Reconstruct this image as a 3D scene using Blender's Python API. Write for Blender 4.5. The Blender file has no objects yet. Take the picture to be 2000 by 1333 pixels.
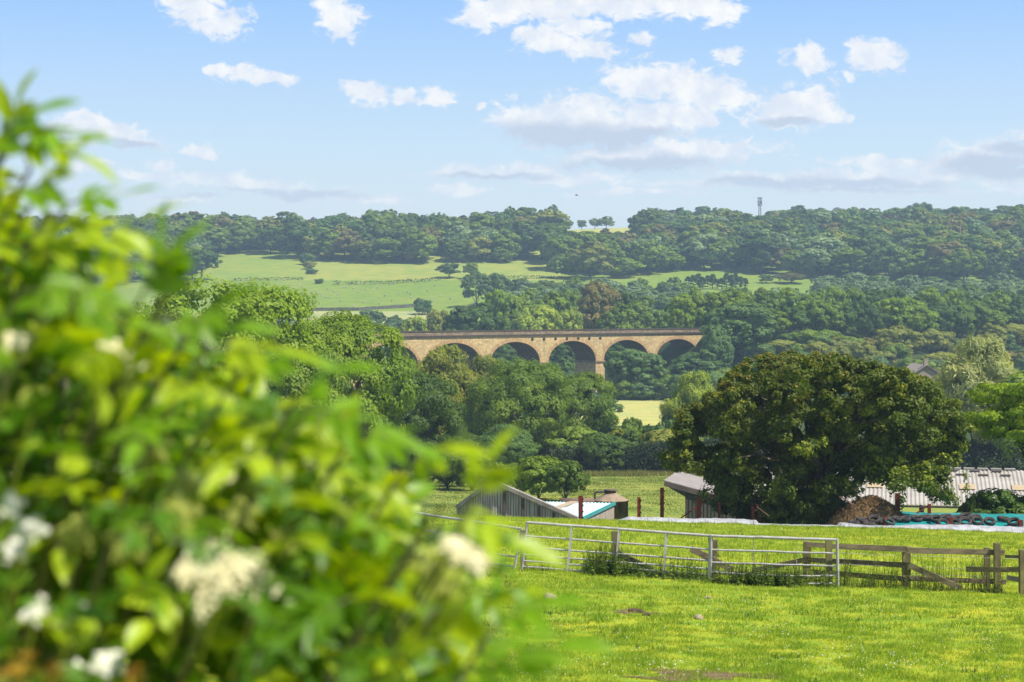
import bpy, math, random
import numpy as np
from mathutils import Vector, Matrix
rng = np.random.default_rng(7)
random.seed(7)
S = bpy.context.scene
COL = S.collection
F = 3600.0      # focal length in photo pixels (2000 px wide frame)
HOR = 598.0     # eye level row of the photograph
R = math.radians

# ------------------------------------------------------------------ camera
cam = bpy.data.cameras.new('camera')
camo = bpy.data.objects.new('camera', cam)
COL.objects.link(camo)
camo.location = (0, 0, 0)
camo.rotation_euler = (R(90), 0, 0)
cam.sensor_width = 36.0
cam.lens = F / 2000 * 36.0
cam.shift_y = -(666.5 - HOR) / 2000.0
cam.clip_start = 0.1
cam.clip_end = 6000
cam.dof.use_dof = True
cam.dof.focus_distance = 110
cam.dof.aperture_fstop = 3.9
S.camera = camo

# ------------------------------------------------------------------ sun and exposure
SUN_EL, SUN_AZ = 57.0, 118.0      # azimuth clockwise from +Y : behind the camera, to the right
sd = Vector((math.sin(R(SUN_AZ)) * math.cos(R(SUN_EL)), math.cos(R(SUN_AZ)) * math.cos(R(SUN_EL)), math.sin(R(SUN_EL))))
sl = bpy.data.lights.new('sun', 'SUN')
sl.energy = 4.2
sl.angle = R(0.6)
sl.color = (1.0, 0.95, 0.86)
so = bpy.data.objects.new('sun', sl)
COL.objects.link(so)
so.rotation_euler = sd.to_track_quat('Z', 'Y').to_euler()
S.view_settings.view_transform = 'Standard'
S.view_settings.look = 'None'
S.view_settings.exposure = 0.75
S.view_settings.gamma = 1
S.cycles.use_denoising = True
S.cycles.max_bounces = 6
S.cycles.diffuse_bounces = 3
S.cycles.transmission_bounces = 3
S.cycles.volume_bounces = 0
S.cycles.volume_step_rate = 1

# ------------------------------------------------------------------ node helpers
class NT:
    def __init__(s, tree):
        s.t = tree
    def n(s, typ, **kw):
        nd = s.t.nodes.new(typ)
        for k, v in kw.items():
            setattr(nd, k, v)
        return nd
    def setin(s, sock, v):
        if isinstance(v, bpy.types.NodeSocket):
            s.t.links.new(v, sock)
        elif v is not None:
            sock.default_value = v
    def math(s, op, a, b=None, c=None, clamp=False):
        nd = s.n('ShaderNodeMath', operation=op)
        nd.use_clamp = clamp
        for i, v in enumerate((a, b, c)):
            s.setin(nd.inputs[i], v)
        return nd.outputs[0]
    def vm(s, op, a, b=None, c=None):
        nd = s.n('ShaderNodeVectorMath', operation=op)
        for i, v in enumerate((a, b, c)):
            s.setin(nd.inputs[i], v)
        return nd
    def mix(s, fac, a, b, blend='MIX', clamp=False):
        nd = s.n('ShaderNodeMix', data_type='RGBA', blend_type=blend)
        nd.clamp_result = clamp
        s.setin(nd.inputs[0], fac)
        for i, v in ((6, a), (7, b)):
            if isinstance(v, (tuple, list)) and len(v) == 3:
                v = (*v, 1)
            s.setin(nd.inputs[i], v)
        return nd.outputs[2]
    def noise(s, vec, scale, detail=4, rough=0.55, dist=0.0, out=0, dims='3D'):
        nd = s.n('ShaderNodeTexNoise', noise_dimensions=dims)
        s.setin(nd.inputs['Vector'], vec)
        nd.inputs['Scale'].default_value = scale
        nd.inputs['Detail'].default_value = detail
        nd.inputs['Roughness'].default_value = rough
        nd.inputs['Distortion'].default_value = dist
        return nd.outputs[out]
    def ramp(s, fac, stops, interp='LINEAR'):
        nd = s.n('ShaderNodeValToRGB')
        cr = nd.color_ramp
        cr.interpolation = interp
        while len(cr.elements) < len(stops):
            cr.elements.new(0.5)
        for e, (p, c) in zip(cr.elements, stops):
            e.position = p
            e.color = (*c, 1) if len(c) == 3 else c
        s.setin(nd.inputs[0], fac)
        return nd.outputs[0]
    def smooth(s, v, lo, hi):
        nd = s.n('ShaderNodeMapRange', interpolation_type='SMOOTHSTEP')
        s.setin(nd.inputs[0], v)
        nd.inputs[1].default_value = lo
        nd.inputs[2].default_value = hi
        return nd.outputs[0]

# ------------------------------------------------------------------ world : Nishita sky, horizon air, fair weather clouds
W = bpy.data.worlds.new('World')
S.world = W
W.use_nodes = True
wt = NT(W.node_tree)
W.node_tree.nodes.clear()
wout = wt.n('ShaderNodeOutputWorld')
bg = wt.n('ShaderNodeBackground')
sky = wt.n('ShaderNodeTexSky', sky_type='NISHITA')
sky.sun_disc = False
sky.sun_elevation = R(SUN_EL)
sky.sun_rotation = R(SUN_AZ)
sky.air_density = 1.0
sky.dust_density = 0.6
sky.ozone_density = 1.5
tc = wt.n('ShaderNodeTexCoord')
sep = wt.n('ShaderNodeSeparateXYZ')
wt.setin(sep.inputs[0], tc.outputs['Generated'])
yy = wt.math('MAXIMUM', sep.outputs[1], 0.05)
uu = wt.math('DIVIDE', sep.outputs[0], yy)
vv = wt.math('DIVIDE', sep.outputs[2], yy)
comb = wt.n('ShaderNodeCombineXYZ')
wt.setin(comb.inputs[0], uu); wt.setin(comb.inputs[1], vv)
pv = comb.outputs[0]
STR = 0.1
def skyc(r, g, b, k=1.0):     # display colour -> radiance before exposure, divided by background strength
    lin = [((c / 255 + 0.055) / 1.055) ** 2.4 if c > 10 else c / 255 / 12.92 for c in (r, g, b)]
    return tuple(c * k * 1.05 / (2 ** 0.75) / STR for c in lin)
el = wt.math('MULTIPLY', sep.outputs[2], 1.0 / 0.19)      # 0 at the horizon, 1 about 11 degrees up
grad = wt.ramp(el, [(0.0, skyc(232, 239, 239)), (0.26, skyc(224, 237, 243)), (0.45, skyc(206, 230, 248)),
                    (0.68, skyc(180, 214, 251)), (0.86, skyc(156, 200, 252)), (1.0, skyc(138, 188, 250))])
lift = wt.smooth(sep.outputs[2], 0.17, 0.55)
base = wt.mix(lift, grad, wt.mix(1.0, sky.outputs[0], (0.95, 0.86, 0.74), 'MULTIPLY'))
# cloud bodies : (px, py, rx, ry) converted to directions; all of them live in the sky, none in the lens
CL = [(390,15,62,30),(432,48,48,24),(355,0,40,20),
      (648,5,30,26),(668,40,38,32),(672,68,24,14),
      (930,40,44,20),(985,22,70,26),(1080,12,110,30),(1220,8,120,26),(1340,12,90,30),(1400,28,40,24),(1130,52,60,22),
      (1075,82,62,24),(1140,92,56,20),(1040,72,34,18),(1258,78,22,12),(1260,70,16,10),
      (1436,108,26,14),(1568,112,40,22),(1590,130,26,14),(1710,108,46,24),(1735,122,34,16),(1675,92,22,14),(1652,142,14,9),
      (418,138,20,10),(460,142,36,14),(505,152,44,14),(556,155,30,13),
      (706,182,34,18),(725,190,26,14),(792,190,24,12),(852,186,30,18),(838,198,24,10),(930,208,14,7),
      (1250,158,66,34),(1330,165,70,32),(1400,185,72,30),(1215,150,34,24),(1440,190,40,18),
      (1540,210,60,34),(1595,200,44,34),(1520,235,60,16),(1610,225,40,18),
      (1040,240,72,36),(1150,228,110,42),(1250,238,110,38),(1330,225,60,26),(1150,262,150,26),(1385,235,24,18),
      (1290,300,170,28),(1230,312,120,18),(1400,300,60,18),
      (130,240,34,22),(175,252,50,20),(230,262,56,20),(275,280,40,12),
      (385,296,34,14),(405,303,30,8),(320,322,28,13),(175,322,34,14),
      (300,342,70,9),(390,350,70,12),(500,362,90,12),(600,376,90,11),(700,385,90,9),(330,385,90,7),
      (960,332,110,12),(1110,348,80,11),(905,370,50,10),(1500,350,110,14),(1640,350,150,16),(1780,345,140,16),(1390,358,170,9),
      (1890,318,90,18),(1960,295,90,24),(2030,270,60,22),(1750,318,130,9),(1990,335,120,16),(1250,376,120,6),(2000,365,60,8),(1720,372,150,5)]
warp1 = wt.noise(pv, 42, 5, 0.6, out=1)
warp1 = wt.vm('SUBTRACT', warp1, (0.5, 0.5, 0.5)).outputs[0]
pw = wt.vm('MULTIPLY_ADD', warp1, (0.026, 0.015, 0), pv).outputs[0]
fld = None
for (px, py, rx, ry) in CL:
    cx, cy = (px - 1000) / F, (HOR - py) / F
    ax, ay = F / (rx * 1.30), F / (ry * 1.32)
    q = wt.vm('MULTIPLY_ADD', pw, (ax, ay, 0), (-cx * ax, -cy * ay, 0)).outputs[0]
    d = wt.vm('LENGTH', q).outputs[1]
    if fld is None:
        fld = d
    else:
        nd = wt.n('ShaderNodeMath', operation='SMOOTH_MIN')
        wt.setin(nd.inputs[0], fld); wt.setin(nd.inputs[1], d); nd.inputs[2].default_value = 0.22
        fld = nd.outputs[0]
pst = wt.vm('MULTIPLY', pv, (0.8, 1.35, 1)).outputs[0]
fine = wt.noise(pst, 105, 10, 0.66, 0.6)
big = wt.noise(pv, 26, 4, 0.55)
dd = wt.math('ADD', fld, wt.math('MULTIPLY', wt.math('SUBTRACT', fine, 0.5), 2.5))
dd = wt.math('ADD', dd, wt.math('MULTIPLY', wt.math('SUBTRACT', big, 0.5), 0.5))
alpha = wt.smooth(wt.math('SUBTRACT', 1.10, dd), 0.0, 0.60)
# nearer to the horizon the clouds thin out into the air
fade = wt.smooth(vv, 0.04, 0.095)
amax = wt.math('MULTIPLY_ADD', fade, 0.34, 0.66)
alpha = wt.math('MULTIPLY', alpha, amax)
# grey undersides
GR = [(1110,268,140,24),(1250,322,150,14),(1240,262,90,12),(1950,325,120,18),(1640,362,200,12),(1500,356,110,8),(250,285,60,8),(960,342,110,7),(520,378,190,8),(2000,290,70,12),(1540,242,60,8)]
gf = None
for (px, py, rx, ry) in GR:
    cx, cy = (px - 1000) / F, (HOR - py) / F
    ax, ay = F / (rx * 1.3), F / (ry * 1.5)
    q = wt.vm('MULTIPLY_ADD', pw, (ax, ay, 0), (-cx * ax, -cy * ay, 0)).outputs[0]
    d = wt.vm('LENGTH', q).outputs[1]
    gf = d if gf is None else wt.math('MINIMUM', gf, d)
grey = wt.smooth(wt.math('SUBTRACT', 1.25, gf), 0.0, 0.8)
body = wt.mix(wt.smooth(wt.noise(pv, 60, 6, 0.6), 0.35, 0.68), skyc(226, 233, 246), skyc(255, 254, 252))
cc = wt.mix(grey, body, skyc(200, 211, 230))
full = wt.mix(alpha, base, cc)
wt.setin(bg.inputs[0], full)
bg.inputs[1].default_value = STR
W.node_tree.links.new(bg.outputs[0], wout.inputs[0])
W.cycles.sampling_method = 'MANUAL'
W.cycles.sample_map_resolution = 512

# ------------------------------------------------------------------ mesh helpers
def P(px, py, Y):
    return Vector(((px - 1000) * Y / F, Y, (HOR - py) * Y / F))

def np_mesh(name, verts, faces, mat=None, attrs=None, smooth=False, cattr=None):
    """verts (n,3), faces (m,k) uniform"""
    me = bpy.data.meshes.new(name)
    verts = np.asarray(verts, np.float32); faces = np.asarray(faces, np.int32)
    k = faces.shape[1]; m = faces.shape[0]
    me.vertices.add(len(verts)); me.vertices.foreach_set('co', verts.ravel())
    me.loops.add(m * k); me.loops.foreach_set('vertex_index', faces.ravel())
    me.polygons.add(m)
    me.polygons.foreach_set('loop_start', np.arange(m, dtype=np.int32) * k)
    if smooth:
        me.polygons.foreach_set('use_smooth', np.ones(m, bool))
    me.update(calc_edges=True)
    if attrs:
        for an, (dom, arr) in attrs.items():
            a = me.attributes.new(an, 'FLOAT', dom)
            a.data.foreach_set('value', np.asarray(arr, np.float32))
    if cattr:
        for an, (dom, arr) in cattr.items():
            a = me.attributes.new(an, 'FLOAT_COLOR', dom)
            arr = np.asarray(arr, np.float32)
            if arr.shape[1] == 3:
                arr = np.hstack([arr, np.ones((len(arr), 1), np.float32)])
            a.data.foreach_set('color', arr.ravel())
    if mat:
        me.materials.append(mat)
    return me

class MB:
    """collects boxes, tubes and lathes, then links them as one mesh object"""
    def __init__(s):
        s.v = []; s.f = []; s.sm = []
    def add(s, vs, fs, smooth=False):
        o = len(s.v)
        s.v += [tuple(v) for v in vs]
        for f_ in fs:
            s.f.append(tuple(i + o for i in f_)); s.sm.append(smooth)
    def hexa(s, a, b):           # a: 4 bottom points ccw, b: 4 top points
        s.add(list(a) + list(b), [(3,2,1,0),(4,5,6,7),(0,1,5,4),(1,2,6,5),(2,3,7,6),(3,0,4,7)])
    def box(s, c, size, rz=0, rx=0, ry=0):
        M = Matrix.Translation(c) @ Matrix.Rotation(rz,4,'Z') @ Matrix.Rotation(ry,4,'Y') @ Matrix.Rotation(rx,4,'X')
        x, y, z = (d / 2 for d in size)
        pts = [M @ Vector(p) for p in ((-x,-y,-z),(x,-y,-z),(x,y,-z),(-x,y,-z),(-x,-y,z),(x,-y,z),(x,y,z),(-x,y,z))]
        s.hexa(pts[:4], pts[4:])
    def beam(s, p0, p1, w, h, up=Vector((0,0,1)), jit=0):
        p0 = Vector(p0); p1 = Vector(p1); d = (p1 - p0).normalized()
        side = d.cross(up)
        if side.length < 1e-3: side = Vector((1,0,0))
        side.normalize(); u = side.cross(d).normalized()
        def ring(p):
            j = [1 + random.uniform(-jit, jit) for _ in range(4)]
            return [p - side*w/2*j[0] - u*h/2*j[1], p + side*w/2*j[1] - u*h/2*j[2], p + side*w/2*j[2] + u*h/2*j[3], p - side*w/2*j[3] + u*h/2*j[0]]
        n = max(1, int((p1 - p0).length / 0.5)) if jit else 1
        rings = [ring(p0.lerp(p1, i / n)) for i in range(n + 1)]
        vs = [p for r_ in rings for p in r_]
        fs = [(0,1,2,3), tuple(4*n + i for i in (3,2,1,0))]
        for i in range(n):
            for k in range(4):
                a = 4*i + k; b = 4*i + (k+1) % 4
                fs.append((b, a, a + 4, b + 4))
        s.add(vs, fs)
    def tube(s, pts, rad, n=8, cap=True):
        pts = [Vector(p) for p in pts]
        if not isinstance(rad, (list, tuple)): rad = [rad] * len(pts)
        vs = []; m = len(pts)
        ref = None
        for i, p in enumerate(pts):
            d = (pts[min(i+1, m-1)] - pts[max(i-1, 0)])
            if d.length < 1e-6: d = Vector((0,0,1))
            d.normalize()
            a = Vector((1,0,0)) if ref is None else ref
            if abs(a.dot(d)) > .95: a = Vector((0,1,0)) if abs(d.y) < .9 else Vector((0,0,1))
            a = (a - d * a.dot(d)).normalized(); ref = a
            b = d.cross(a)
            for k in range(n):
                t = 2 * math.pi * k / n
                vs.append(p + (a * math.cos(t) + b * math.sin(t)) * rad[i])
        fs = []
        for i in range(m - 1):
            for k in range(n):
                k2 = (k + 1) % n
                fs.append((i*n + k, i*n + k2, (i+1)*n + k2, (i+1)*n + k))
        s.add(vs, fs, True)
        if cap:
            s.add(vs[:n], [tuple(range(n - 1, -1, -1))]); s.add(vs[-n:], [tuple(range(n))])
    def lathe(s, prof, c=(0,0,0), n=24, M=None):
        vs = []; c = Vector(c)
        for (r_, z) in prof:
            for k in range(n):
                t = 2*math.pi*k/n
                p = Vector((r_*math.cos(t), r_*math.sin(t), z))
                vs.append((M @ p if M else p) + c)
        fs = []
        for i in range(len(prof) - 1):
            for k in range(n):
                k2 = (k+1) % n
                fs.append((i*n+k, i*n+k2, (i+1)*n+k2, (i+1)*n+k))
        s.add(vs, fs, True)
    def build(s, name, mat, parent=None):
        me = bpy.data.meshes.new(name)
        me.from_pydata(s.v, [], s.f)
        me.polygons.foreach_set('use_smooth', s.sm)
        me.update()
        me.materials.append(mat)
        return link(name, me, parent)

def link(name, me, parent=None, loc=None):
    o = bpy.data.objects.new(name, me)
    COL.objects.link(o)
    if parent: o.parent = parent
    if loc is not None: o.location = loc
    return o
def tag(o, label=None, cat=None, group=None, kind=None):
    if label: o['label'] = label
    if cat: o['category'] = cat
    if group: o['group'] = group
    if kind: o['kind'] = kind
    return o
def thing(name, label, cat, loc=(0,0,0), group=None):
    o = bpy.data.objects.new(name, None); COL.objects.link(o)
    o.location = loc; o.empty_display_size = 0.3
    return tag(o, label, cat, group)
def child(mb, name, mat, root):
    """mesh given in world coordinates, parented to an empty that is only translated"""
    o = mb.build(name, mat, root)
    o.data.transform(Matrix.Translation(-Vector(root.location)))
    return o

def vnoise(x, y, seed=0, oct_=4, scale=1.0):
    """cheap value noise, vectorised"""
    out = np.zeros_like(x, dtype=np.float64); amp = 1.0; tot = 0
    for o in range(oct_):
        fx = x / scale * 2**o + seed * 17.3; fy = y / scale * 2**o + seed * 9.1
        ix = np.floor(fx); iy = np.floor(fy); tx = fx - ix; ty = fy - iy
        tx = tx*tx*(3-2*tx); ty = ty*ty*(3-2*ty)
        def h(a, b):
            v = np.sin(a * 127.1 + b * 311.7 + seed * 74.7 + o * 13.7) * 43758.5453
            return v - np.floor(v)
        v = (h(ix,iy)*(1-tx)+h(ix+1,iy)*tx)*(1-ty)+(h(ix,iy+1)*(1-tx)+h(ix+1,iy+1)*tx)*ty
        out += (v - .5) * amp; tot += amp; amp *= .5
    return out / tot

# ------------------------------------------------------------------ materials
def mat(name):
    m = bpy.data.materials.new(name); m.use_nodes = True
    m.node_tree.nodes.clear()
    t = NT(m.node_tree)
    out = t.n('ShaderNodeOutputMaterial')
    return m, t, out
def pbsdf(t, out, col, rough=0.7, spec=0.3, metal=0.0, bump=None, bstr=0.3, bdist=0.02):
    b = t.n('ShaderNodeBsdfPrincipled')
    if isinstance(col, tuple) and len(col) == 3: col = (*col, 1)
    t.setin(b.inputs['Base Color'], col)
    t.setin(b.inputs['Roughness'], rough)
    b.inputs['Specular IOR Level'].default_value = spec
    b.inputs['Metallic'].default_value = metal
    if bump is not None:
        bn = t.n('ShaderNodeBump'); bn.inputs['Strength'].default_value = bstr; bn.inputs['Distance'].default_value = bdist
        t.setin(bn.inputs['Height'], bump); t.t.links.new(bn.outputs[0], b.inputs['Normal'])
    t.t.links.new(b.outputs[0], out.inputs[0])
    return b
def simple(name, c1, c2=None, scale=3.0, rough=0.7, metal=0.0, spec=0.3, stretch=None, bstr=0.25, lo=.35, hi=.65):
    m, t, out = mat(name)
    g = t.n('ShaderNodeTexCoord').outputs['Object']
    if stretch: g = t.vm('MULTIPLY', g, stretch).outputs[0]
    nz = t.noise(g, scale, 6, 0.62)
    col = t.mix(t.smooth(nz, lo, hi), c1, c2 or tuple(c*.6 for c in c1))
    pbsdf(t, out, col, rough, spec, metal, nz, bstr)
    return m

def leaf_material(name, objcol=True, rough=0.55, trans=0.35, spec=0.25, attr='tint'):
    m, t, out = mat(name)
    a = t.n('ShaderNodeAttribute'); a.attribute_name = attr
    if objcol:
        oi = t.n('ShaderNodeObjectInfo'); c = oi.outputs['Color']
        rnd = oi.outputs['Random']
        c = t.mix(1.0, c, t.mix(rnd, (0.84, 0.86, 0.92), (1.16, 1.13, 1.05)), 'MULTIPLY')
    else:
        ca = t.n('ShaderNodeAttribute'); ca.attribute_name = 'col'; c = ca.outputs['Color']
    tint = a.outputs['Fac']
    c = t.mix(tint, t.mix(1.0, c, (0.62, 0.72, 0.80), 'MULTIPLY'), t.mix(1.0, c, (1.48, 1.28, 0.95), 'MULTIPLY'))
    b = t.n('ShaderNodeBsdfPrincipled'); t.setin(b.inputs['Base Color'], c)
    b.inputs['Roughness'].default_value = rough; b.inputs['Specular IOR Level'].default_value = spec
    tr = t.n('ShaderNodeBsdfTranslucent'); t.setin(tr.inputs[0], t.mix(1.0, c, (1.25, 1.3, 0.5), 'MULTIPLY'))
    mx = t.n('ShaderNodeMixShader'); mx.inputs[0].default_value = trans
    t.t.links.new(b.outputs[0], mx.inputs[1]); t.t.links.new(tr.outputs[0], mx.inputs[2])
    t.t.links.new(mx.outputs[0], out.inputs[0])
    return m
M_LEAF = leaf_material('leaf_tree')
M_LEAFC = leaf_material('leaf_by_attribute', objcol=False)
M_BARK = simple('bark', (0.10,0.08,0.055), (0.045,0.036,0.028), 4, 0.9, stretch=(1,1,.3))

# ------------------------------------------------------------------ terrain
RAILP = Vector((14.1, 517.0)); RAILD = Vector((math.cos(R(42)), math.sin(R(42)))); RAILN = Vector((RAILD.y, -RAILD.x))
PY_ROWS = np.array([640,760,800,850,900,1000,1100,1200,1300,1400,1500,1700,2200,3200.])
PYL = [733,664,634,611,589,548,512,482,469,463,461,470,490,520]
PYR = [733,664,634,611,589,548,512,479,455,444,440,452,480,515]
ZL = np.array([(HOR - p) * y / F for p, y in zip(PYL, PY_ROWS)])
ZR = np.array([(HOR - p) * y / F for p, y in zip(PYR, PY_ROWS)])
PRY = np.array([85,90,98,110,140,170,253,330,560,640.]); PRZ = np.array([-9.79,-10.35,-12.6,-13.9,-16.3,-17.9,-23,-26,-26.5,-24.])
def gz(x, y):
    x = np.asarray(x, float); y = np.asarray(y, float)
    near = -2.65 - 0.084 * y
    mid = np.interp(y, PRY, PRZ)
    z = np.where(y < 85, near, mid)
    z = z - 0.03 * np.clip(x, -40, 40) * np.clip((150 - y) / 60, 0, 1)
    px = x / np.maximum(y, 1) * F + 1000
    w = np.clip((px - 700) / 700, 0, 1); w = w*w*(3-2*w)
    far = np.interp(y, PY_ROWS, ZL) * (1 - w) + np.interp(y, PY_ROWS, ZR) * w
    z = np.where(y > 640, far, z)
    # gentle relief
    amp = np.clip((y - 150) / 500, 0, 1) * 1.6
    z = z + vnoise(x, y, 3, 3, 140.) * amp * 2
    z = z + vnoise(x, y, 5, 3, 2.2) * 0.10 * np.clip((95 - y) / 10, 0, 1)
    # hump behind the viaduct
    z = z + 9 * np.exp(-((x - 12) / 62)**2 - ((y - 640) / 42)**2)
    # railway embankment to the right of the viaduct and in front of it
    dx = x - RAILP.x; dy = y - RAILP.y
    s = dx * RAILD.x + dy * RAILD.y; d = dx * RAILN.x + dy * RAILN.y
    e = -7.9 - np.maximum(0, np.abs(d) - 5.5) * 0.36 - np.maximum(0, 55 - s) * 0.9
    return np.maximum(z, e)
def g1(x, y): return float(gz(np.array([x]), np.array([y]))[0])
def gpy(x, y): return HOR - F * gz(x, y) / np.maximum(y, 1)

def build_ground():
    rows = np.concatenate([np.linspace(-40, 10, 26)[:-1], np.linspace(10, 100, 190)[:-1], np.linspace(100, 280, 90)[:-1],
                           np.linspace(280, 700, 130)[:-1], np.linspace(700, 1520, 170)[:-1], np.linspace(1520, 3200, 30)])
    t = np.linspace(-1, 1, 421); t = np.sign(t) * np.abs(t)**1.15
    Yg = np.repeat(rows[:, None], len(t), 1)
    Xg = t[None, :] * (30 + 0.52 * np.maximum(Yg, 0))
    X = Xg.ravel(); Y = Yg.ravel(); Z = gz(X, Y)
    n, m = Yg.shape
    i = np.arange(n*m).reshape(n, m)
    fs = np.stack([i[:-1,:-1], i[:-1,1:], i[1:,1:], i[1:,:-1]], -1).reshape(-1, 4)
    px = X / np.maximum(Y, 1) * F + 1000; py = HOR - F * Z / np.maximum(Y, 1)
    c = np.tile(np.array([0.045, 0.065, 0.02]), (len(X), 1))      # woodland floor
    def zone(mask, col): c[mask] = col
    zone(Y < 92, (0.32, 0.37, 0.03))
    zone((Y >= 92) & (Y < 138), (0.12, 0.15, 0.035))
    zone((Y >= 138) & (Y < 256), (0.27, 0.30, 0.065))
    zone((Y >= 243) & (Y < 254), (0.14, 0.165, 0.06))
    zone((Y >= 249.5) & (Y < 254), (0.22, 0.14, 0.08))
    zone((Y > 395) & (Y < 500) & (px > 1120) & (px < 1420), (0.44, 0.42, 0.15))
    zone((Y > 760) & (py > 500) & (py < 640), (0.20, 0.265, 0.045))
    zone((Y > 760) & (py > 608) & (px < 850), (0.36, 0.36, 0.16))
    zone((Y > 900) & (py < 548) & (py > 490) & (px < 1100), (0.285, 0.31, 0.07))
    zone((Y > 900) & (py < 549) & (py > 490) & (px < 600), (0.235, 0.29, 0.055))
    zone((Y > 1310) & (px > 1095) & (px < 1235), (0.42, 0.40, 0.12))
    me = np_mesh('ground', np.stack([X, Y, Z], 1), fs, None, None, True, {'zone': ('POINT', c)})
    m_, t_, out = mat('ground_grass')
    pos = t_.n('ShaderNodeNewGeometry').outputs['Position']
    at = t_.n('ShaderNodeAttribute'); at.attribute_name = 'zone'
    n1 = t_.noise(pos, 1.8, 7, 0.68); n2 = t_.noise(pos, 0.12, 5, 0.6); n3 = t_.noise(pos, 9, 4, 0.7); n4 = t_.noise(pos, 0.018, 4, 0.6)
    st = t_.vm('MULTIPLY', pos, (0.25, 1.0, 1.0)).outputs[0]; n5 = t_.noise(st, 0.5, 5, 0.65)
    c0 = at.outputs['Color']
    c1 = t_.mix(t_.smooth(n1, .38, .62), t_.mix(1, c0, (0.66, 0.88, 0.9), 'MULTIPLY'), t_.mix(1, c0, (1.12, 1.0, 0.9), 'MULTIPLY'))
    c2 = t_.mix(t_.smooth(n2, .4, .62), c1, t_.mix(1, c1, (1.28, 1.1, 1.0), 'MULTIPLY'))
    c3 = t_.mix(t_.math('MULTIPLY', t_.smooth(n5, .5, .68), .3), c2, t_.mix(1, c2, (0.6, 0.8, 0.75), 'MULTIPLY'))
    c3 = t_.mix(t_.smooth(n4, .38, .6), t_.mix(1, c3, (0.88, 0.97, 0.9), 'MULTIPLY'), c3)
    c3 = t_.mix(t_.math('MULTIPLY', t_.smooth(n3, .4, .7), .45), c3, t_.mix(1, c3, (0.6, 0.7, 0.7), 'MULTIPLY'))
    pbsdf(t_, out, c3, 0.95, 0.1, 0, t_.math('ADD', n3, n1), 0.7, 0.06)
    me.materials.append(m_)
    tag(link('ground', me), kind='structure', label='grassy ground of the pasture, the valley and the far hillside')
build_ground()

# ------------------------------------------------------------------ trees
def lobes_for(seed, n, w, h, base, flat=0.8, shape='round'):
    r_ = np.random.default_rng(seed)
    pts = []; rad = []
    cz = (h + base) / 2; hz = (h - base) / 2
    for i in range(n):
        u = r_.uniform(-0.75, 1.0); th = r_.uniform(0, 2*math.pi) if i else 0
        rr = math.sqrt(max(0, 1 - u*u))
        k = r_.uniform(.52, .80)
        if shape == 'cone': rr *= (0.55 - 0.45*u)
        lr = r_.uniform(.24, .36) * (1 if shape != 'cone' else .7)
        pts.append((rr*math.cos(th)*k*w/2, rr*math.sin(th)*k*w/2, cz + u*k*hz))
        rad.append((lr*w/2*1.15, lr*w/2*1.15, lr*hz*1.1*flat if hz < w/2 else lr*w/2*flat*1.1))
    pts.append((0, 0, cz)); rad.append((w*.28, w*.28, hz*.6))
    return np.array(pts), np.array(rad)

def crown_mesh(seed, w, h, base, nl, nleaf, leaf, flat=0.8, subl=9, shape='round', stray=0.06, droop=0.0, keep=.72, subr=(.26,.46)):
    r_ = np.random.default_rng(seed + 100)
    L, RD = lobes_for(seed, nl, w, h, base, flat, shape)
    wts = np.array([r[0]*r[0] for r in RD]); wts /= wts.sum()
    li = r_.choice(len(L), int(nleaf*1.9), p=wts)
    # sublobes
    sd_ = r_.normal(size=(len(L), subl, 3)); sd_ /= np.linalg.norm(sd_, axis=2, keepdims=True)
    sd_[:,:,2] = np.abs(sd_[:,:,2]) * np.where(r_.random((len(L), subl)) < .75, 1, -1)
    sr = r_.uniform(subr[0], subr[1], (len(L), subl))
    si = r_.integers(0, subl, len(li))
    d = r_.normal(size=(len(li), 3)); d /= np.linalg.norm(d, axis=1, keepdims=True)
    rr = np.clip(r_.normal(1.0, .13, len(li)), .4, 1.35)
    cpos = sd_[li, si] * .82 + d * (sr[li, si] * rr)[:, None]
    pos = L[li] + cpos * RD[li]
    # drop what is deep inside other lobes
    dep = np.full(len(pos), 9.0)
    for c, q in zip(L, RD):
        dep = np.minimum(dep, np.linalg.norm((pos - c) / q, axis=1))
    ok = dep > keep
    pos = pos[ok]; d = d[ok]; li = li[ok]; cp = cpos[ok]
    if len(pos) > nleaf: pos = pos[:nleaf]; d = d[:nleaf]; li = li[:nleaf]; cp = cp[:nleaf]
    n = len(pos)
    out = pos - np.array([0, 0, (h + base) / 2]); out /= np.linalg.norm(out, axis=1, keepdims=True) + 1e-6
    nrm = d*.75 + out*.3 + cp*.55 + np.array([0,0,.30]) + r_.normal(size=(n,3))*.30
    nrm /= np.linalg.norm(nrm, axis=1, keepdims=True)
    a = np.cross(nrm, r_.normal(size=(n,3))); a /= np.linalg.norm(a, axis=1, keepdims=True)
    if droop:
        a[:,2] -= droop; a /= np.linalg.norm(a, axis=1, keepdims=True)
    b = np.cross(nrm, a); b /= np.linalg.norm(b, axis=1, keepdims=True) + 1e-9
    s = leaf * r_.uniform(.6, 1.35, n)
    ln = a * s[:,None] * (.62 if not droop else .9); wd = b * s[:,None] * (.42 if not droop else .2)
    nn = nrm * s[:,None] * .12
    V = np.stack([pos - ln, pos + wd + nn, pos + ln, pos - wd + nn], 1).reshape(-1, 3)
    Fc = np.arange(n*4).reshape(n, 4)
    lt = r_.random(len(L))*.45
    tint = np.clip(lt[li] + r_.random(n)*.45 + r_.normal(size=n)*.08 , 0, 1)
    return V, Fc, tint, L

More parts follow.
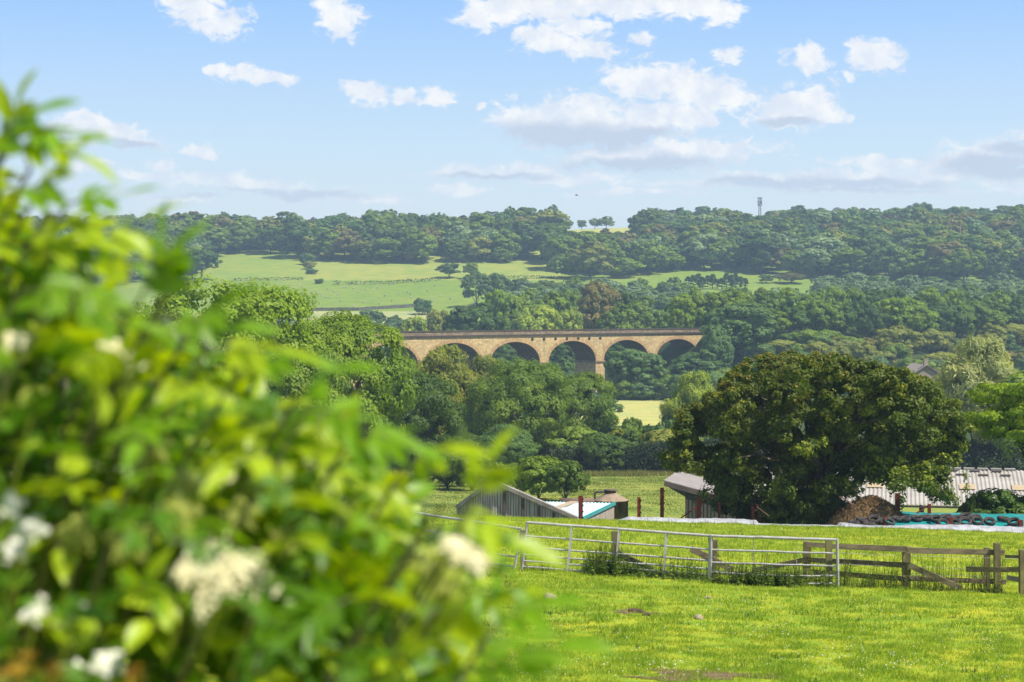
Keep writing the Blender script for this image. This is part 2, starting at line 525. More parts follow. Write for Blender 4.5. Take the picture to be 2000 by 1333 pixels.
def limb_mesh(seed, h, base, L, r0, nbr=9, seg=5, sides=6, sub=0, lean=0.0):
    r_ = random.Random(seed)
    mb = MB()
    top = base + (h - base) * .45
    tp = [Vector((0,0,-.6)), Vector((0,0,.25)), Vector((r_.uniform(-.2,.2)+lean*.4, r_.uniform(-.2,.2), base*.6)), Vector((lean, r_.uniform(-.3,.3), base)), Vector((lean*1.3, 0, top))]
    mb.tube(tp, [r0*1.5, r0*1.15, r0*.9, r0*.8, r0*.35], max(sides, 8))
    idx = list(range(len(L))); r_.shuffle(idx)
    for i in idx[:nbr]:
        e = Vector(L[i]); st = tp[3].lerp(tp[4], r_.uniform(0, .7)) if r_.random() < .7 else tp[2].lerp(tp[3], r_.uniform(.6, 1))
        pts = []
        for k in range(seg + 1):
            t_ = k / seg
            p = st.lerp(e, t_) + Vector((0,0,1)) * math.sin(t_*math.pi) * (e - st).length * .10
            if 0 < k < seg: p += Vector((r_.uniform(-1,1), r_.uniform(-1,1), r_.uniform(-1,1))) * (e-st).length*.055
            pts.append(p)
        rb = r0*r_.uniform(.30,.5)
        mb.tube(pts, [rb*(1-.75*k/seg) for k in range(seg+1)], sides, False)
        for _ in range(sub):
            k = r_.randint(1, seg-1); p0 = pts[k]
            dirv = Vector((r_.uniform(-1,1), r_.uniform(-1,1), r_.uniform(-.5,.9))).normalized()*r_.uniform(.5,1.1)*r0*7
            q = [p0, p0+dirv*.5+Vector((0,0,r_.uniform(-.2,.2))), p0+dirv]
            mb.tube(q, [rb*.35, rb*.22, rb*.1], 5, False)
    return mb

PROTO = {}
def proto(key, **kw):
    """unit scale prototypes: real size about w x h metres"""
    lim = kw.pop('limb', {})
    V, Fc, tint, L = crown_mesh(**kw)
    me = np_mesh('crown', V, Fc, M_LEAF, {'tint': ('FACE', tint)})
    tb = limb_mesh(kw['seed'], kw['h'], kw['base'], L, **lim)
    t = bpy.data.meshes.new('trunk'); t.from_pydata(tb.v, [], tb.f); t.polygons.foreach_set('use_smooth', tb.sm); t.update()
    t.materials.append(M_BARK)
    PROTO[key] = (me, t, kw['w'], kw['h'])
def plant_tree(key, x, y, w, h, color, label, name='tree', group=None, cat='tree', rot=None, sink=0.15, z=None):
    me, t, pw_, ph = PROTO[key]
    r0 = thing(name, label, cat, (x, y, (g1(x, y) if z is None else z) - sink), group)
    r0.rotation_euler.z = random.uniform(0, 6.283) if rot is None else rot
    r0.scale = (w / pw_, w / pw_, h / ph)
    tr = link('trunk', t, r0); cr = link('crown', me, r0)
    kd = 1.02 if y < 400 else 0.98
    cr.color = (*[c_*kd for c_ in color], 1)
    return r0

G = dict(bright=(0.205,0.310,0.014), green=(0.165,0.255,0.020), dark=(0.085,0.160,0.026), olive=(0.235,0.270,0.040),
         willow=(0.44,0.47,0.16), yellow=(0.34,0.43,0.045), oak=(0.105,0.150,0.014), blue=(0.115,0.205,0.055), brown=(0.205,0.185,0.055), copper=(0.10,0.048,0.045), deep=(0.085,0.150,0.018),
         pale=(0.22,0.32,0.15))  # pale: distant haze mixed into the leaf colour of the valley woods
proto('big0', seed=11, w=20, h=20, base=2.0, nl=44, nleaf=70000, leaf=.30, flat=.8, subl=12, limb=dict(r0=.45, nbr=16))
proto('big1', seed=12, w=18, h=18, base=1.6, nl=38, nleaf=60000, leaf=.28, flat=.85, subl=12, limb=dict(r0=.4, nbr=16))
proto('big2', seed=13, w=15, h=16, base=1.0, nl=34, nleaf=50000, leaf=.27, flat=.75, subl=10, subr=(.3,.52), limb=dict(r0=.4, nbr=14))
proto('small0', seed=21, w=5, h=5, base=.25, nl=34, nleaf=16000, leaf=.19, subl=9, keep=.6, limb=dict(r0=.12, nbr=14, sub=1))
proto('small1', seed=22, w=5, h=5, base=.0, nl=34, nleaf=16000, leaf=.18, subl=9, keep=.6, limb=dict(r0=.1, nbr=14, sub=1))
proto('willow', seed=23, w=12, h=12, base=1.0, nl=30, nleaf=36000, leaf=.36, subl=10, droop=.5, keep=.6, subr=(.35,.62), limb=dict(r0=.3, nbr=10))
for k in range(5):
    proto(f'mid{k}', seed=31+k, w=12, h=13 + (k % 3), base=.8, nl=26+3*k, nleaf=13000, leaf=.46, flat=.75+.06*k, subl=9, limb=dict(r0=.3, nbr=8, seg=3, sides=5))
for k in range(2):
    proto(f'scrub{k}', seed=41+k, w=8, h=5, base=.0, nl=24, nleaf=8000, leaf=.36, subl=8, subr=(.35,.6), limb=dict(r0=.1, nbr=8, seg=3, sides=4))
for k in range(6):
    proto(f'far{k}', seed=51+k, w=13, h=15 + 2*(k % 3), base=1.6 + k % 2, nl=20+2*k, nleaf=4200, leaf=.85, subl=8, limb=dict(r0=.35, nbr=7, seg=3, sides=4))
proto('conifer', seed=61, w=6, h=15, base=.8, nl=26, nleaf=2600, leaf=.8, shape='cone', subl=6, limb=dict(r0=.2, nbr=3, seg=2, sides=4))

def tree_px(key, px, ytop, Y, wpx, color, label, **kw):
    x = (px - 1000) * Y / F
    z0 = g1(x, Y); zt = (HOR - ytop) * Y / F
    return plant_tree(key, x, Y, wpx * Y / F, max(1.2, (zt - z0)*1.06 + .15), color, label, **kw)

# -- near left group, centre group and meadow trees
T = [
 ('big0', 425, 540, 178, 400, 'bright', 'broad sycamore with a dense bright crown, the tallest tree rising right behind the elder bush', 'sycamore_tree'),
 ('big1', 655, 612, 188, 290, 'bright', 'rounded bright green sycamore between the tallest sycamore and the left end of the visible viaduct', 'sycamore_tree'),
 ('big2', 560, 690, 165, 260, 'green', 'green tree low in front of the two sycamores, half hidden by the elder bush', 'broadleaf_tree'),
 ('big1', 255, 640, 170, 300, 'green', 'dark green tree seen through gaps in the elder bush, left of the tallest sycamore', 'broadleaf_tree'),
 ('big2', 60, 690, 175, 320, 'green', 'tree at the far left, glimpsed only through gaps of the elder bush', 'broadleaf_tree'),
 ('big2', 815, 735, 215, 190, 'deep', 'dark loose crowned tree descending between the sycamores and the big dome shaped tree', 'broadleaf_tree'),
 ('big1', 768, 700, 232, 120, 'green', 'green tree at the right foot of the rounded sycamore, touching the viaduct parapet line', 'broadleaf_tree'),
 ('willow', 862, 690, 268, 150, 'olive', 'olive green feathery tree just below the second viaduct arch', 'broadleaf_tree'),
 ('willow', 955, 706, 300, 130, 'olive', 'pale feathery tree behind the left shoulder of the big dome shaped tree', 'broadleaf_tree'),
 ('big0', 1018, 700, 258, 215, 'green', 'big dome shaped dark green tree in the middle of the valley, below the viaduct', 'broadleaf_tree'),
 ('big1', 1122, 730, 275, 170, 'green', 'round green tree against the right side of the big dome shaped tree', 'broadleaf_tree'),
 ('willow', 988, 834, 246, 120, 'blue', 'small grey green willow standing at the foot of the big dome shaped tree', 'willow_tree'),
 ('small0', 1052, 888, 172, 98, 'green', 'small round tree in the meadow behind the blue roofed shed, left one of the pair', 'meadow_tree'),
 ('small1', 1108, 902, 168, 84, 'deep', 'small dark tree in the meadow behind the blue roofed shed, right one of the pair', 'meadow_tree'),
 ('small1', 976, 905, 176, 60, 'green', 'small bush just behind the ridge of the weathered timber barn', 'bush'),
 ('big2', 905, 850, 205, 130, 'deep', 'dark tree behind the left end of the timber barn, beside the elder bush tip', 'broadleaf_tree'),
 ('small0', 872, 872, 196, 110, 'deep', 'rounded bush left of the timber barn peak, beside the elder bush tip', 'bush'),
 ('small1', 925, 884, 192, 90, 'green', 'rounded bush directly behind the peak of the timber barn', 'bush'),
 ('small0', 1008, 902, 186, 60, 'green', 'low bush between the timber barn and the meadow pair', 'bush'),
 ('mid1', 1228, 846, 262, 80, 'deep', 'dark bushy tree in the hedge line directly right of the meadow pair', 'hedgerow_tree'),
 ('mid3', 1180, 862, 256, 90, 'deep', 'dark rounded hedgerow tree under the round green tree', 'hedgerow_tree'),
 ('mid0', 1290, 850, 262, 90, 'olive', 'olive hedgerow tree touching the left edge of the oak', 'hedgerow_tree'),
 ('small0', 1237, 812, 300, 46, 'green', 'small upright bush in front of the pale yellow field', 'bush'),
 ('willow', 1352, 735, 292, 110, 'yellow', 'light yellow green tree peeping above the left shoulder of the oak', 'broadleaf_tree'),
 ('willow', 1905, 672, 262, 195, 'willow', 'pale silvery willow behind the right shoulder of the oak', 'willow_tree'),
 ('mid2', 1790, 800, 300, 200, 'green', 'green tree hidden behind the right side of the oak', 'broadleaf_tree'),
 ('mid4', 2030, 730, 240, 220, 'green', 'green tree at the right edge behind the dark field tree', 'broadleaf_tree'),
 # around the viaduct
 ('mid0', 1246, 680, 508, 118, 'blue', 'dark bushy tree filling the lower half of the fifth arch', 'broadleaf_tree'),
 ('mid3', 1218, 744, 506, 50, 'blue', 'dark shrubby tree right beside the bare stone pier', 'broadleaf_tree'),
 ('mid1', 1368, 690, 512, 120, 'blue', 'rounded grey green tree below the rightmost arch', 'broadleaf_tree'),
 ('mid2', 1402, 640, 520, 70, 'blue', 'narrow dark tree standing at the right abutment of the viaduct', 'broadleaf_tree'),
 ('mid4', 1448, 598, 538, 150, 'blue', 'big dome shaped dark tree just right of the viaduct abutment', 'broadleaf_tree'),
 ('mid1', 1318, 720, 510, 80, 'blue', 'low tree under the gap between the fifth and the rightmost arch', 'broadleaf_tree'),
 ('mid1', 985, 706, 440, 80, 'blue', 'tree under the third arch behind the big dome shaped tree', 'broadleaf_tree'),
 ('mid3', 1100, 712, 445, 70, 'blue', 'shrubby tree rising under the fourth arch, left of the bare stone pier', 'broadleaf_tree'),
 ('mid0', 1085, 668, 590, 90, 'dark', 'dark tree seen through the fourth arch', 'broadleaf_tree'),
 ('mid2', 990, 672, 585, 90, 'dark', 'dark tree seen through the third arch', 'broadleaf_tree'),
 ('mid3', 905, 676, 575, 80, 'dark', 'dark tree seen through the second arch', 'broadleaf_tree'),
 ('mid4', 1325, 662, 600, 80, 'dark', 'dark tree seen through the rightmost arch', 'broadleaf_tree'),
 ('mid1', 1215, 668, 595, 80, 'dark', 'dark tree seen through the fifth arch', 'broadleaf_tree'),
 ('mid1', 1290, 748, 506, 80, 'blue', 'low bush at the upper right edge of the pale yellow field', 'bush'),
 ('mid4', 1195, 758, 504, 60, 'green', 'bush at the upper left edge of the pale yellow field', 'bush'),
 # on the rise behind the viaduct
 ('mid0', 985, 563, 640, 80, 'bright', 'tall bright topped tree above the third arch, left peak of the wood behind the viaduct', 'broadleaf_tree'),
 ('mid1', 1032, 577, 648, 70, 'bright', 'bright green tree second from the left peak of the wood behind the viaduct', 'broadleaf_tree'),
 ('mid2', 1078, 574, 655, 80, 'bright', 'bright green tree above the fourth arch behind the viaduct', 'broadleaf_tree'),
 ('mid3', 1112, 572, 660, 60, 'green', 'narrow green tree between the fourth and fifth arches behind the viaduct', 'broadleaf_tree'),
 ('mid4', 1168, 562, 632, 100, 'brown', 'brownish green rounded tree directly above the bare stone pier', 'broadleaf_tree'),
 ('mid0', 1226, 566, 660, 70, 'deep', 'dark brown topped tree right of the brownish rounded tree behind the viaduct', 'broadleaf_tree'),
 ('mid1', 1262, 588, 640, 90, 'green', 'green tree at the right end of the wood behind the viaduct', 'broadleaf_tree'),
 ('mid2', 1210, 598, 625, 90, 'green', 'green tree in front row right of the brownish rounded tree', 'broadleaf_tree'),
 ('mid3', 1055, 606, 612, 100, 'yellow', 'light green spreading tree low above the third arch parapet', 'broadleaf_tree'),
 ('mid4', 1110, 616, 606, 70, 'yellow', 'light green bushy tree low above the fourth arch parapet', 'broadleaf_tree'),
 ('mid0', 1000, 610, 615, 70, 'green', 'green tree in front of the left peak of the wood behind the viaduct', 'broadleaf_tree'),
 ('mid1', 945, 600, 622, 100, 'dark', 'dark rounded tree left of the left peak of the wood behind the viaduct', 'broadleaf_tree'),
 ('mid2', 898, 604, 622, 80, 'dark', 'dark tree above the second arch behind the parapet', 'broadleaf_tree'),
 ('mid3', 855, 612, 640, 60, 'olive', 'olive tree at the left end of the wood behind the viaduct', 'broadleaf_tree'),
 ('mid4', 812, 628, 600, 70, 'yellow', 'low light green bushy tree right above the left part of the parapet', 'broadleaf_tree'),
 ('mid0', 1290, 606, 650, 50, 'green', 'last small tree at the right end of the wood behind the viaduct', 'broadleaf_tree'),
 # far pasture
 ('far0', 878, 514, 1015, 48, 'dark', 'lone dark spreading tree on the hedge of the far pasture', 'field_tree'),
 ('far1', 920, 513, 1010, 36, 'green', 'paler lone tree right of the lone spreading tree on the far pasture hedge', 'field_tree'),
 ('mid2', 930, 532, 870, 62, 'blue', 'tall bluish tree, left of the tight clump right of the far pasture', 'broadleaf_tree'),
 ('mid3', 968, 538, 880, 56, 'blue', 'tall bluish tree, right of the tight clump right of the far pasture', 'broadleaf_tree'),
 ('scrub0', 600, 496, 1085, 30, 'blue', 'round bush at the top of the short row splitting the far pasture', 'bush'),
 ('scrub1', 605, 510, 1060, 28, 'olive', 'middle bush of the short row splitting the far pasture', 'bush'),
 ('scrub0', 609, 526, 1035, 24, 'blue', 'lowest bush of the short row splitting the far pasture', 'bush'),
 ('scrub1', 624, 545, 990, 19, 'dark', 'small dark bush alone just below the short row on the far pasture', 'bush'),
 ('scrub1', 826, 584, 845, 36, 'blue', 'dark bush at the right end of the lowest far field wall', 'bush'),
 ('mid0', 725, 604, 770, 56, 'blue', 'hazy loose tree above the left end of the viaduct parapet', 'broadleaf_tree'),
 ('mid2', 772, 618, 760, 44, 'blue', 'low hazy tree beside the hazy loose tree above the parapet', 'broadleaf_tree'),
 ('mid2', 1545, 534, 990, 62, 'brown', 'brownish hazy tree clump on the far field right of the conifers', 'bush'),
 ('far2', 1496, 537, 990, 32, 'blue', 'single bluish tree between the conifers and the brownish clump', 'field_tree'),
 # skyline
 ('far0', 1796, 396, 1420, 62, 'dark', 'large domed tree standing highest on the skyline, right of the mast', 'skyline_tree'),
 ('far1', 1386, 420, 1440, 22, 'dark', 'small dark tree poking above the skyline left of the mast', 'skyline_tree'),
 ('far2', 1136, 430, 1490, 22, 'green', 'small skyline tree, left of the pair on the pale ridge field', 'skyline_tree'),
 ('far3', 1162, 427, 1490, 26, 'green', 'skyline tree in the middle of the pale ridge field', 'skyline_tree'),
 ('far4', 1184, 423, 1485, 32, 'green', 'broader skyline tree at the right of the pale ridge field', 'skyline_tree'),
 ('far5', 1105, 428, 1480, 30, 'green', 'skyline tree at the left end of the pale ridge field', 'skyline_tree'),
 ('far1', 1892, 408, 1440, 52, 'dark', 'wide skyline tree, left one of the group near the right edge', 'skyline_tree'),
 ('far2', 1924, 406, 1440, 30, 'dark', 'narrow skyline tree between two wide ones near the right edge', 'skyline_tree'),
 ('far3', 1964, 403, 1440, 56, 'dark', 'wide skyline tree, right one of the group near the right edge', 'skyline_tree'),
 ('far4', 572, 416, 1440, 34, 'green', 'tree standing a little proud of the skyline at the left of the ridge wood', 'skyline_tree'),
]
for (key, px, yt, Y, w, c, lab, nm) in T:
    tree_px(key, px, yt, Y, w, G[c], lab, name=nm, cat=('bush' if nm == 'bush' else 'tree'))
for (px, yt, Y) in [(1345,540,965),(1354,537,955),(1364,534,962),(1373,541,950),(1383,538,966),(1392,535,954),(1401,545,960),(1410,543,950),(1419,533,968),(1428,536,957),(1437,534,963),(1446,540,952),(1455,543,960),(1368,546,945),(1432,545,946)]:
    tree_px('conifer', px, yt, Y, 25, G['dark'], 'bluish conifer of the small plantation on the far field right of the valley woods', name='conifer_tree', group='conifers of the small far plantation', cat='tree')

# -- trees and scrub on the railway embankment
r2 = random.Random(5)
NT_ = 0
def rail_pt(s, d):
    return (RAILP.x + RAILD.x*s + RAILN.x*d, RAILP.y + RAILD.y*s + RAILN.y*d)
for s in range(62, 285, 8):
    for d, hh in ((-14, 15), (13, 13.5)):
        x, y = rail_pt(s + r2.uniform(-2.5,2.5), d + r2.uniform(-3,3))
        if x/y*F + 1000 > 2110: continue
        zt = (HOR - (566 + r2.uniform(-6, 12))) * y / F if d < 0 else (HOR - (588 + r2.uniform(-10, 16))) * y / F
        plant_tree('mid%d' % r2.randrange(5), x, y, r2.uniform(10, 14.5), max(6, zt - g1(x, y)), G[r2.choice(['green','green','dark','bright','deep'])],
                   'dark green tree in the tall belt behind the railway embankment' if d < 0 else 'green tree in the near row along the top of the railway embankment', name='broadleaf_tree',
                   group='trees of the belt behind the embankment' if d < 0 else 'trees of the near row on the embankment')
for s in range(70, 250, 9):
    for d in (27, 38, 50, 62, 76):
        x, y = rail_pt(s + r2.uniform(-4,4), d + r2.uniform(-4,4))
        px = x/y*F + 1000
        if px > 2080 or px < 1400: continue
        hh = r2.uniform(5, 9)
        tall = r2.random() < .14
        plant_tree('scrub%d' % r2.randrange(2) if not tall else 'mid%d' % r2.randrange(5), x, y, r2.uniform(9, 13), hh + (4 if tall else 0), G[r2.choice(['brown','olive','brown','green','blue','olive'])],
                   'low brownish green thicket shrub on the slope in front of the embankment trees' if not tall else 'taller green tree standing out of the thicket on the embankment slope', name='thicket_shrub' if not tall else 'broadleaf_tree',
                   cat='bush' if not tall else 'tree', group='shrubs of the thicket below the embankment' if not tall else 'taller trees in the thicket')
for (s_, d) in [(54,12),(56,20),(52,27),(62,16),(66,24),(60,32),(56,40),(70,33),(66,42),(50,36),(74,20),(80,26),(74,48),(62,50),(84,36),(90,22)]:
    x, y = rail_pt(s_, d)
    plant_tree('scrub%d' % (s_ % 2), x, y, r2.uniform(8,11), r2.uniform(4.5,8), G[r2.choice(['blue','green','olive','dark'])], 'shrub on the bank between the viaduct abutment and the brown green thicket', name='thicket_shrub', cat='bush', group='shrubs on the bank beside the abutment')
for (px, Y, h) in [(1225,503,5.5),(1255,502,5),(1280,504,6),(1200,506,5),(1315,503,7),(1345,500,8),(1380,500,8),(1410,505,9),(1345,480,8),(1400,480,9)]:
    plant_tree('scrub%d' % (px % 2), (px-1000)*Y/F, Y, 9, h, G[r2.choice(['blue','green','dark'])], 'low shrub at the foot of the viaduct trees, above the pale yellow field', name='thicket_shrub', cat='bush', group='shrubs at the foot of the viaduct trees')
# valley floor trees in front of the thicket, hidden low by the oak, and behind the near groups
for (px, Y, h) in [(1480,470,11),(1560,455,10),(1650,450,9),(1740,440,10),(1830,430,9),(1520,420,8),(1440,440,9),(1960,400,9),(2060,420,10),
                   (700,300,11),(620,330,12),(520,320,12),(400,330,12),(300,330,12),(180,330,12),(60,330,12),(780,330,9),(850,350,8),(930,380,9),(1070,400,9),(1150,400,8)]:
    x = (px-1000)*Y/F
    plant_tree('mid%d' % r2.randrange(5), x, Y, r2.uniform(11,15), h, G[r2.choice(['green','blue','olive'])], 'valley floor tree between the near trees and the viaduct or embankment', name='broadleaf_tree', group='valley floor trees')

for i in range(34):
    px = 860 + i*15 + r2.uniform(-5,5); Y = r2.uniform(262, 285); x = (px-1000)*Y/F
    plant_tree('scrub%d' % (i % 2), x, Y, r2.uniform(6,9), r2.uniform(4,7.5), G[r2.choice(['deep','dark','green','olive'])], 'dark understorey shrub behind the meadow hedge, below the valley trees', name='understorey_shrub', cat='bush', group='understorey shrubs behind the meadow hedge')
# -- far woods : nearest ones as individuals, the rest as one mass
LX = [0,280,380,396,410,440,560,600,700,860,1000,1078,1090,1150,1250,1350,1450,1580,1700,2000,2400]
LY = [560,556,553,552,505,497,499,509,515,516,513,511,545,546,543,532,530,546,549,560,566]
cand = []
def scatter(x0, x1, y0, y1, step, test, hmin, hmax, cols, wood):
    yv = y0
    while yv < y1:
        xv = x0
        while xv < x1:
            x = xv + r2.uniform(-.42,.42)*step; y = yv + r2.uniform(-.42,.42)*step
            xv += step
            px = x/y*F + 1000
            if px < -60 or px > 2080: continue
            py = float(gpy(np.array([x]), np.array([y]))[0])
            if test(px, py, y):
                if wood == 'upper':
                    hmin, hmax = (7, 14) if y > 1230 else (11, 21)
                    if 1085 < px < 1250 and y > 1080: hmin, hmax = 4.5, 7.5
                cand.append((x, y, r2.uniform(hmin, hmax), r2.choice(cols), wood))
        yv += step*.9
def t_upper(px, py, y):
    if 1098 < px < 1238 and y > 1255: return False
    if 1464 < px < 1504 and y > 1290: return False
    return py < np.interp(px, LX, LY) and y < 1500
scatter(-420, 450, 985, 1500, 15.5, lambda a,b,c: t_upper(a,b,c), 9, 20, ['dark','green','dark','blue','green','deep','olive','green','pale','blue','green','brown'], 'upper')
def t_low(px, py, y):
    if 980 < px < 1345: return 580 < py < 690
    if 1345 <= px < 1590: return 598 < py < 650
    if px >= 1590: return 572 < py < 640
    if px < 690: return 660 < py < 720
    return 668 < py < 720
scatter(-260, 330, 690, 985, 9.5, t_low, 7, 11, ['pale','blue','pale','green','pale'], 'lower')
cand.sort(key=lambda c: -(c[2] / c[1]) - (0.004 if (c[4] == 'upper' and abs(float(gpy(np.array([c[0]]), np.array([c[1]]))[0]) - np.interp(c[0]/c[1]*F+1000, LX, LY)) < 9) else 0))
NIND = 150
labs = {'upper': ('tree at the front edge of the wood covering the far hillside below the ridge', 'trees at the front edge of the far hillside wood'),
        'lower': ('hazy pale tree in the valley woods between the viaduct and the far fields', 'trees of the hazy valley woods')}
stuffV, stuffF, stuffT, stuffC = [], [], [], []
lo = []
for k in range(6):
    V, Fc, tint, L = crown_mesh(seed=71+k, w=13, h=15 + 2*(k%3), base=1.0, nl=16+2*k, nleaf=1700, leaf=1.15, subl=7)
    lo.append((V, Fc, tint, 15 + 2*(k%3)))
off = 0
for i, (x, y, h, c, wood) in enumerate(cand):
    lift_ = 1.15 if wood == 'upper' else 1.0
    if i < NIND:
        plant_tree('far%d' % r2.randrange(6), x, y, h*r2.uniform(.95,1.35)*lift_, h*lift_, G[c], labs[wood][0], name='woodland_tree', group=labs[wood][1])
    else:
        V, Fc, tint, hh = lo[r2.randrange(6)]; asp = r2.uniform(.75, 1.2)
        a = r2.uniform(0, 6.28); sc = h/hh*lift_; sw = h/13*r2.uniform(.95,1.3)*lift_/asp; sc *= asp
        ca, sa = math.cos(a), math.sin(a)
        if y > 1230: sw *= 1.25
        W_ = np.stack([(V[:,0]*ca - V[:,1]*sa)*sw + x, (V[:,0]*sa + V[:,1]*ca)*sw + y, V[:,2]*sc + g1(x, y) - .3], 1)
        stuffV.append(W_); stuffF.append(Fc + off); stuffT.append(tint); off += len(V)
        col = np.array(G[c]) * r2.uniform(.68, 1.15)
        if r2.random() < .012: col = np.array(G['copper'])
        stuffC.append(np.tile(col, (len(Fc), 1)))
print('far candidates', len(cand))
me = np_mesh('far_woodland', np.concatenate(stuffV), np.concatenate(stuffF), M_LEAFC, {'tint': ('FACE', np.concatenate(stuffT))}, False, {'col': ('FACE', np.concatenate(stuffC))})
tag(link('far_woodland', me), 'dense mixed woodland covering the far hillside up to the skyline', 'woodland', kind='stuff')

# ------------------------------------------------------------------ the oak
def build_oak():
    Y = 97.5; x = (1603-1000)*Y/F
    root = thing('oak_tree', 'wide spreading dark oak with orange tinged new leaves before the long pale barn', 'tree', (x, Y, g1(x, Y) - .3))
    r_ = np.random.default_rng(77)
    # lobes given in the plane of the crown outline, at real depth around the trunk
    k = Y / F
    spec = []
    outline = [(1345,885),(1368,915),(1322,890),(1330,850),(1345,815),(1385,775),(1420,745),(1450,710),(1500,695),(1545,690),(1600,690),(1650,705),(1700,715),(1745,735),(1790,745),(1830,775),(1860,805),(1870,850),(1862,900),(1850,915),
               (1400,900),(1400,950),(1430,985),(1470,1000),(1520,960),(1520,1000),(1560,1005),(1620,960),(1640,915),(1700,895),(1745,900),(1790,915),(1835,940),(1590,935),(1540,920),(1500,985),(1360,880),(1460,955),(1570,985),(1610,990)]
    for (px, py) in outline:
        for _ in range(2):
            rr = r_.uniform(17, 46)
            spec.append(((px-1603)*k*.97 + r_.normal()*.15, r_.uniform(-3.5, 3.5)*(1 - abs(px-1603)/420), (HOR-py)*k - root.location.z + r_.normal()*.1, rr*k))
    for _ in range(120):
        a = r_.uniform(0, 6.283); q = math.sqrt(r_.random()); px = 1603 + math.cos(a)*q*245; py = 846 + math.sin(a)*q*140
        spec.append(((px-1603)*k, r_.uniform(-1,1)*5.6*math.sqrt(max(.05, 1-((px-1603)/270)**2)), (HOR-py)*k - root.location.z, r_.uniform(20, 50)*k))
    TX = [1300,1320,1340,1400,1450,1500,1600,1680,1740,1800,1850,1895]; TY = [900,870,805,745,708,690,682,692,716,738,768,840]
    sp2 = []
    for (sx, sy, sz, sr) in spec:
        pxs = sx/k + 1603; pys = HOR - (sz + root.location.z)/k; lim_ = np.interp(pxs, TX, TY) + sr/k*.95
        if pys < lim_: sz -= (lim_ - pys)*k
        sp2.append((sx, sy, sz, sr))
    spec = sp2
    L = np.array([s[:3] for s in spec]); RD = np.array([s[3] for s in spec])
    n = 380000
    li = r_.integers(0, len(L), n)
    NS = 12
    sdv = r_.normal(size=(len(L), NS, 3)); sdv /= np.linalg.norm(sdv, axis=2, keepdims=True)
    si = r_.integers(0, NS, n)
    d = r_.normal(size=(n, 3)); d /= np.linalg.norm(d, axis=1, keepdims=True)
    cp = sdv[li, si]*r_.uniform(.65,.95,(len(L),NS))[li,si][:,None] + d*(.34*np.clip(r_.normal(.9,.25,n),.1,1.4))[:,None]
    pos = L[li] + cp*RD[li][:,None]*np.array([1,1,.78])
    # gaps : holes where the background shows
    hx = pos[:,0]/k + 1603; hy = HOR - (pos[:,2] + root.location.z)/k
    gap = np.zeros(n, bool)
    for (gx, gy, gw, gh) in [(1567,832,13,16),(1582,812,9,9),(1860,925,14,30),(1690,965,34,30),(1500,955,12,10),(1760,970,34,26),(1345,935,26,16),(1560,950,14,10)]:
        gap |= ((hx-gx)/gw)**2 + ((hy-gy)/gh)**2 < 1
    thin = vnoise(pos[:,0]*1.0, pos[:,2]*1.0 + pos[:,1]*.5, 9, 4, 1.3) < -.14
    ok = ~gap & ~(thin & (r_.random(n) < .75)) & (pos[:,2] > .55)
    pos = pos[ok]; d = d[ok]; cp = cp[ok]; li = li[ok]; n = len(pos)
    nrm = d*.5 + cp*.6 + np.array([0,0,.5]) + r_.normal(size=(n,3))*.5
    nrm /= np.linalg.norm(nrm, axis=1, keepdims=True)
    a = np.cross(nrm, r_.normal(size=(n,3))); a /= np.linalg.norm(a, axis=1, keepdims=True)
    b = np.cross(nrm, a)
    s = r_.uniform(.08, .17, n)
    ln = a*s[:,None]*.7; wd = b*s[:,None]*.42; nn = nrm*s[:,None]*.1
    V = np.stack([pos-ln, pos+wd+nn, pos+ln, pos-wd+nn], 1).reshape(-1,3)
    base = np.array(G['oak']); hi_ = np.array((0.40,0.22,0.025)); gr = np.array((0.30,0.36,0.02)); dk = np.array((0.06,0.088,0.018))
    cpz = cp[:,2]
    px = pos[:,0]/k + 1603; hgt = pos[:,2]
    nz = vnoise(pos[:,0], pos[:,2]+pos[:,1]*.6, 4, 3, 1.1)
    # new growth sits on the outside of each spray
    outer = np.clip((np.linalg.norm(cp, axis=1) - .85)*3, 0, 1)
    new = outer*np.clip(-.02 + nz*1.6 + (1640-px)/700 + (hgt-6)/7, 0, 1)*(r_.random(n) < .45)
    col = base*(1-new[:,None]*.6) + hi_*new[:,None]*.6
    g2 = outer*np.clip(nz*2.6 + .40 + (px-1500)/900 - np.abs(hgt-5.2)/6, 0, 1)  # yellow green highlights painted into the outer leaf colours
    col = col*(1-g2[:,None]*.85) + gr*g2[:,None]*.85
    g3 = np.clip((3.6-hgt)/2.5, 0, 1)[:,None]*.5  # shade low in the crown put into the leaf colour
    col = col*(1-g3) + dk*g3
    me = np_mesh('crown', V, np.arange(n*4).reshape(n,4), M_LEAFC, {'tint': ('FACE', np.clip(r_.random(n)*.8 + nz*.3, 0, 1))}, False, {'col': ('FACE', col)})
    link('crown', me, root)
    # trunk and crooked limbs
    mb = MB(); rr = random.Random(8)
    tp = [Vector((0,0,-.5)), Vector((.03,0,.4)), Vector((-.05,.05,1.4)), Vector((.1,0,2.4)), Vector((.0,0,3.4)), Vector((-.15,.1,5.0)), Vector((-.1,0,6.8))]
    mb.tube(tp, [.85,.62,.55,.52,.46,.30,.12], 12)
    idx = list(range(len(L))); rr.shuffle(idx)
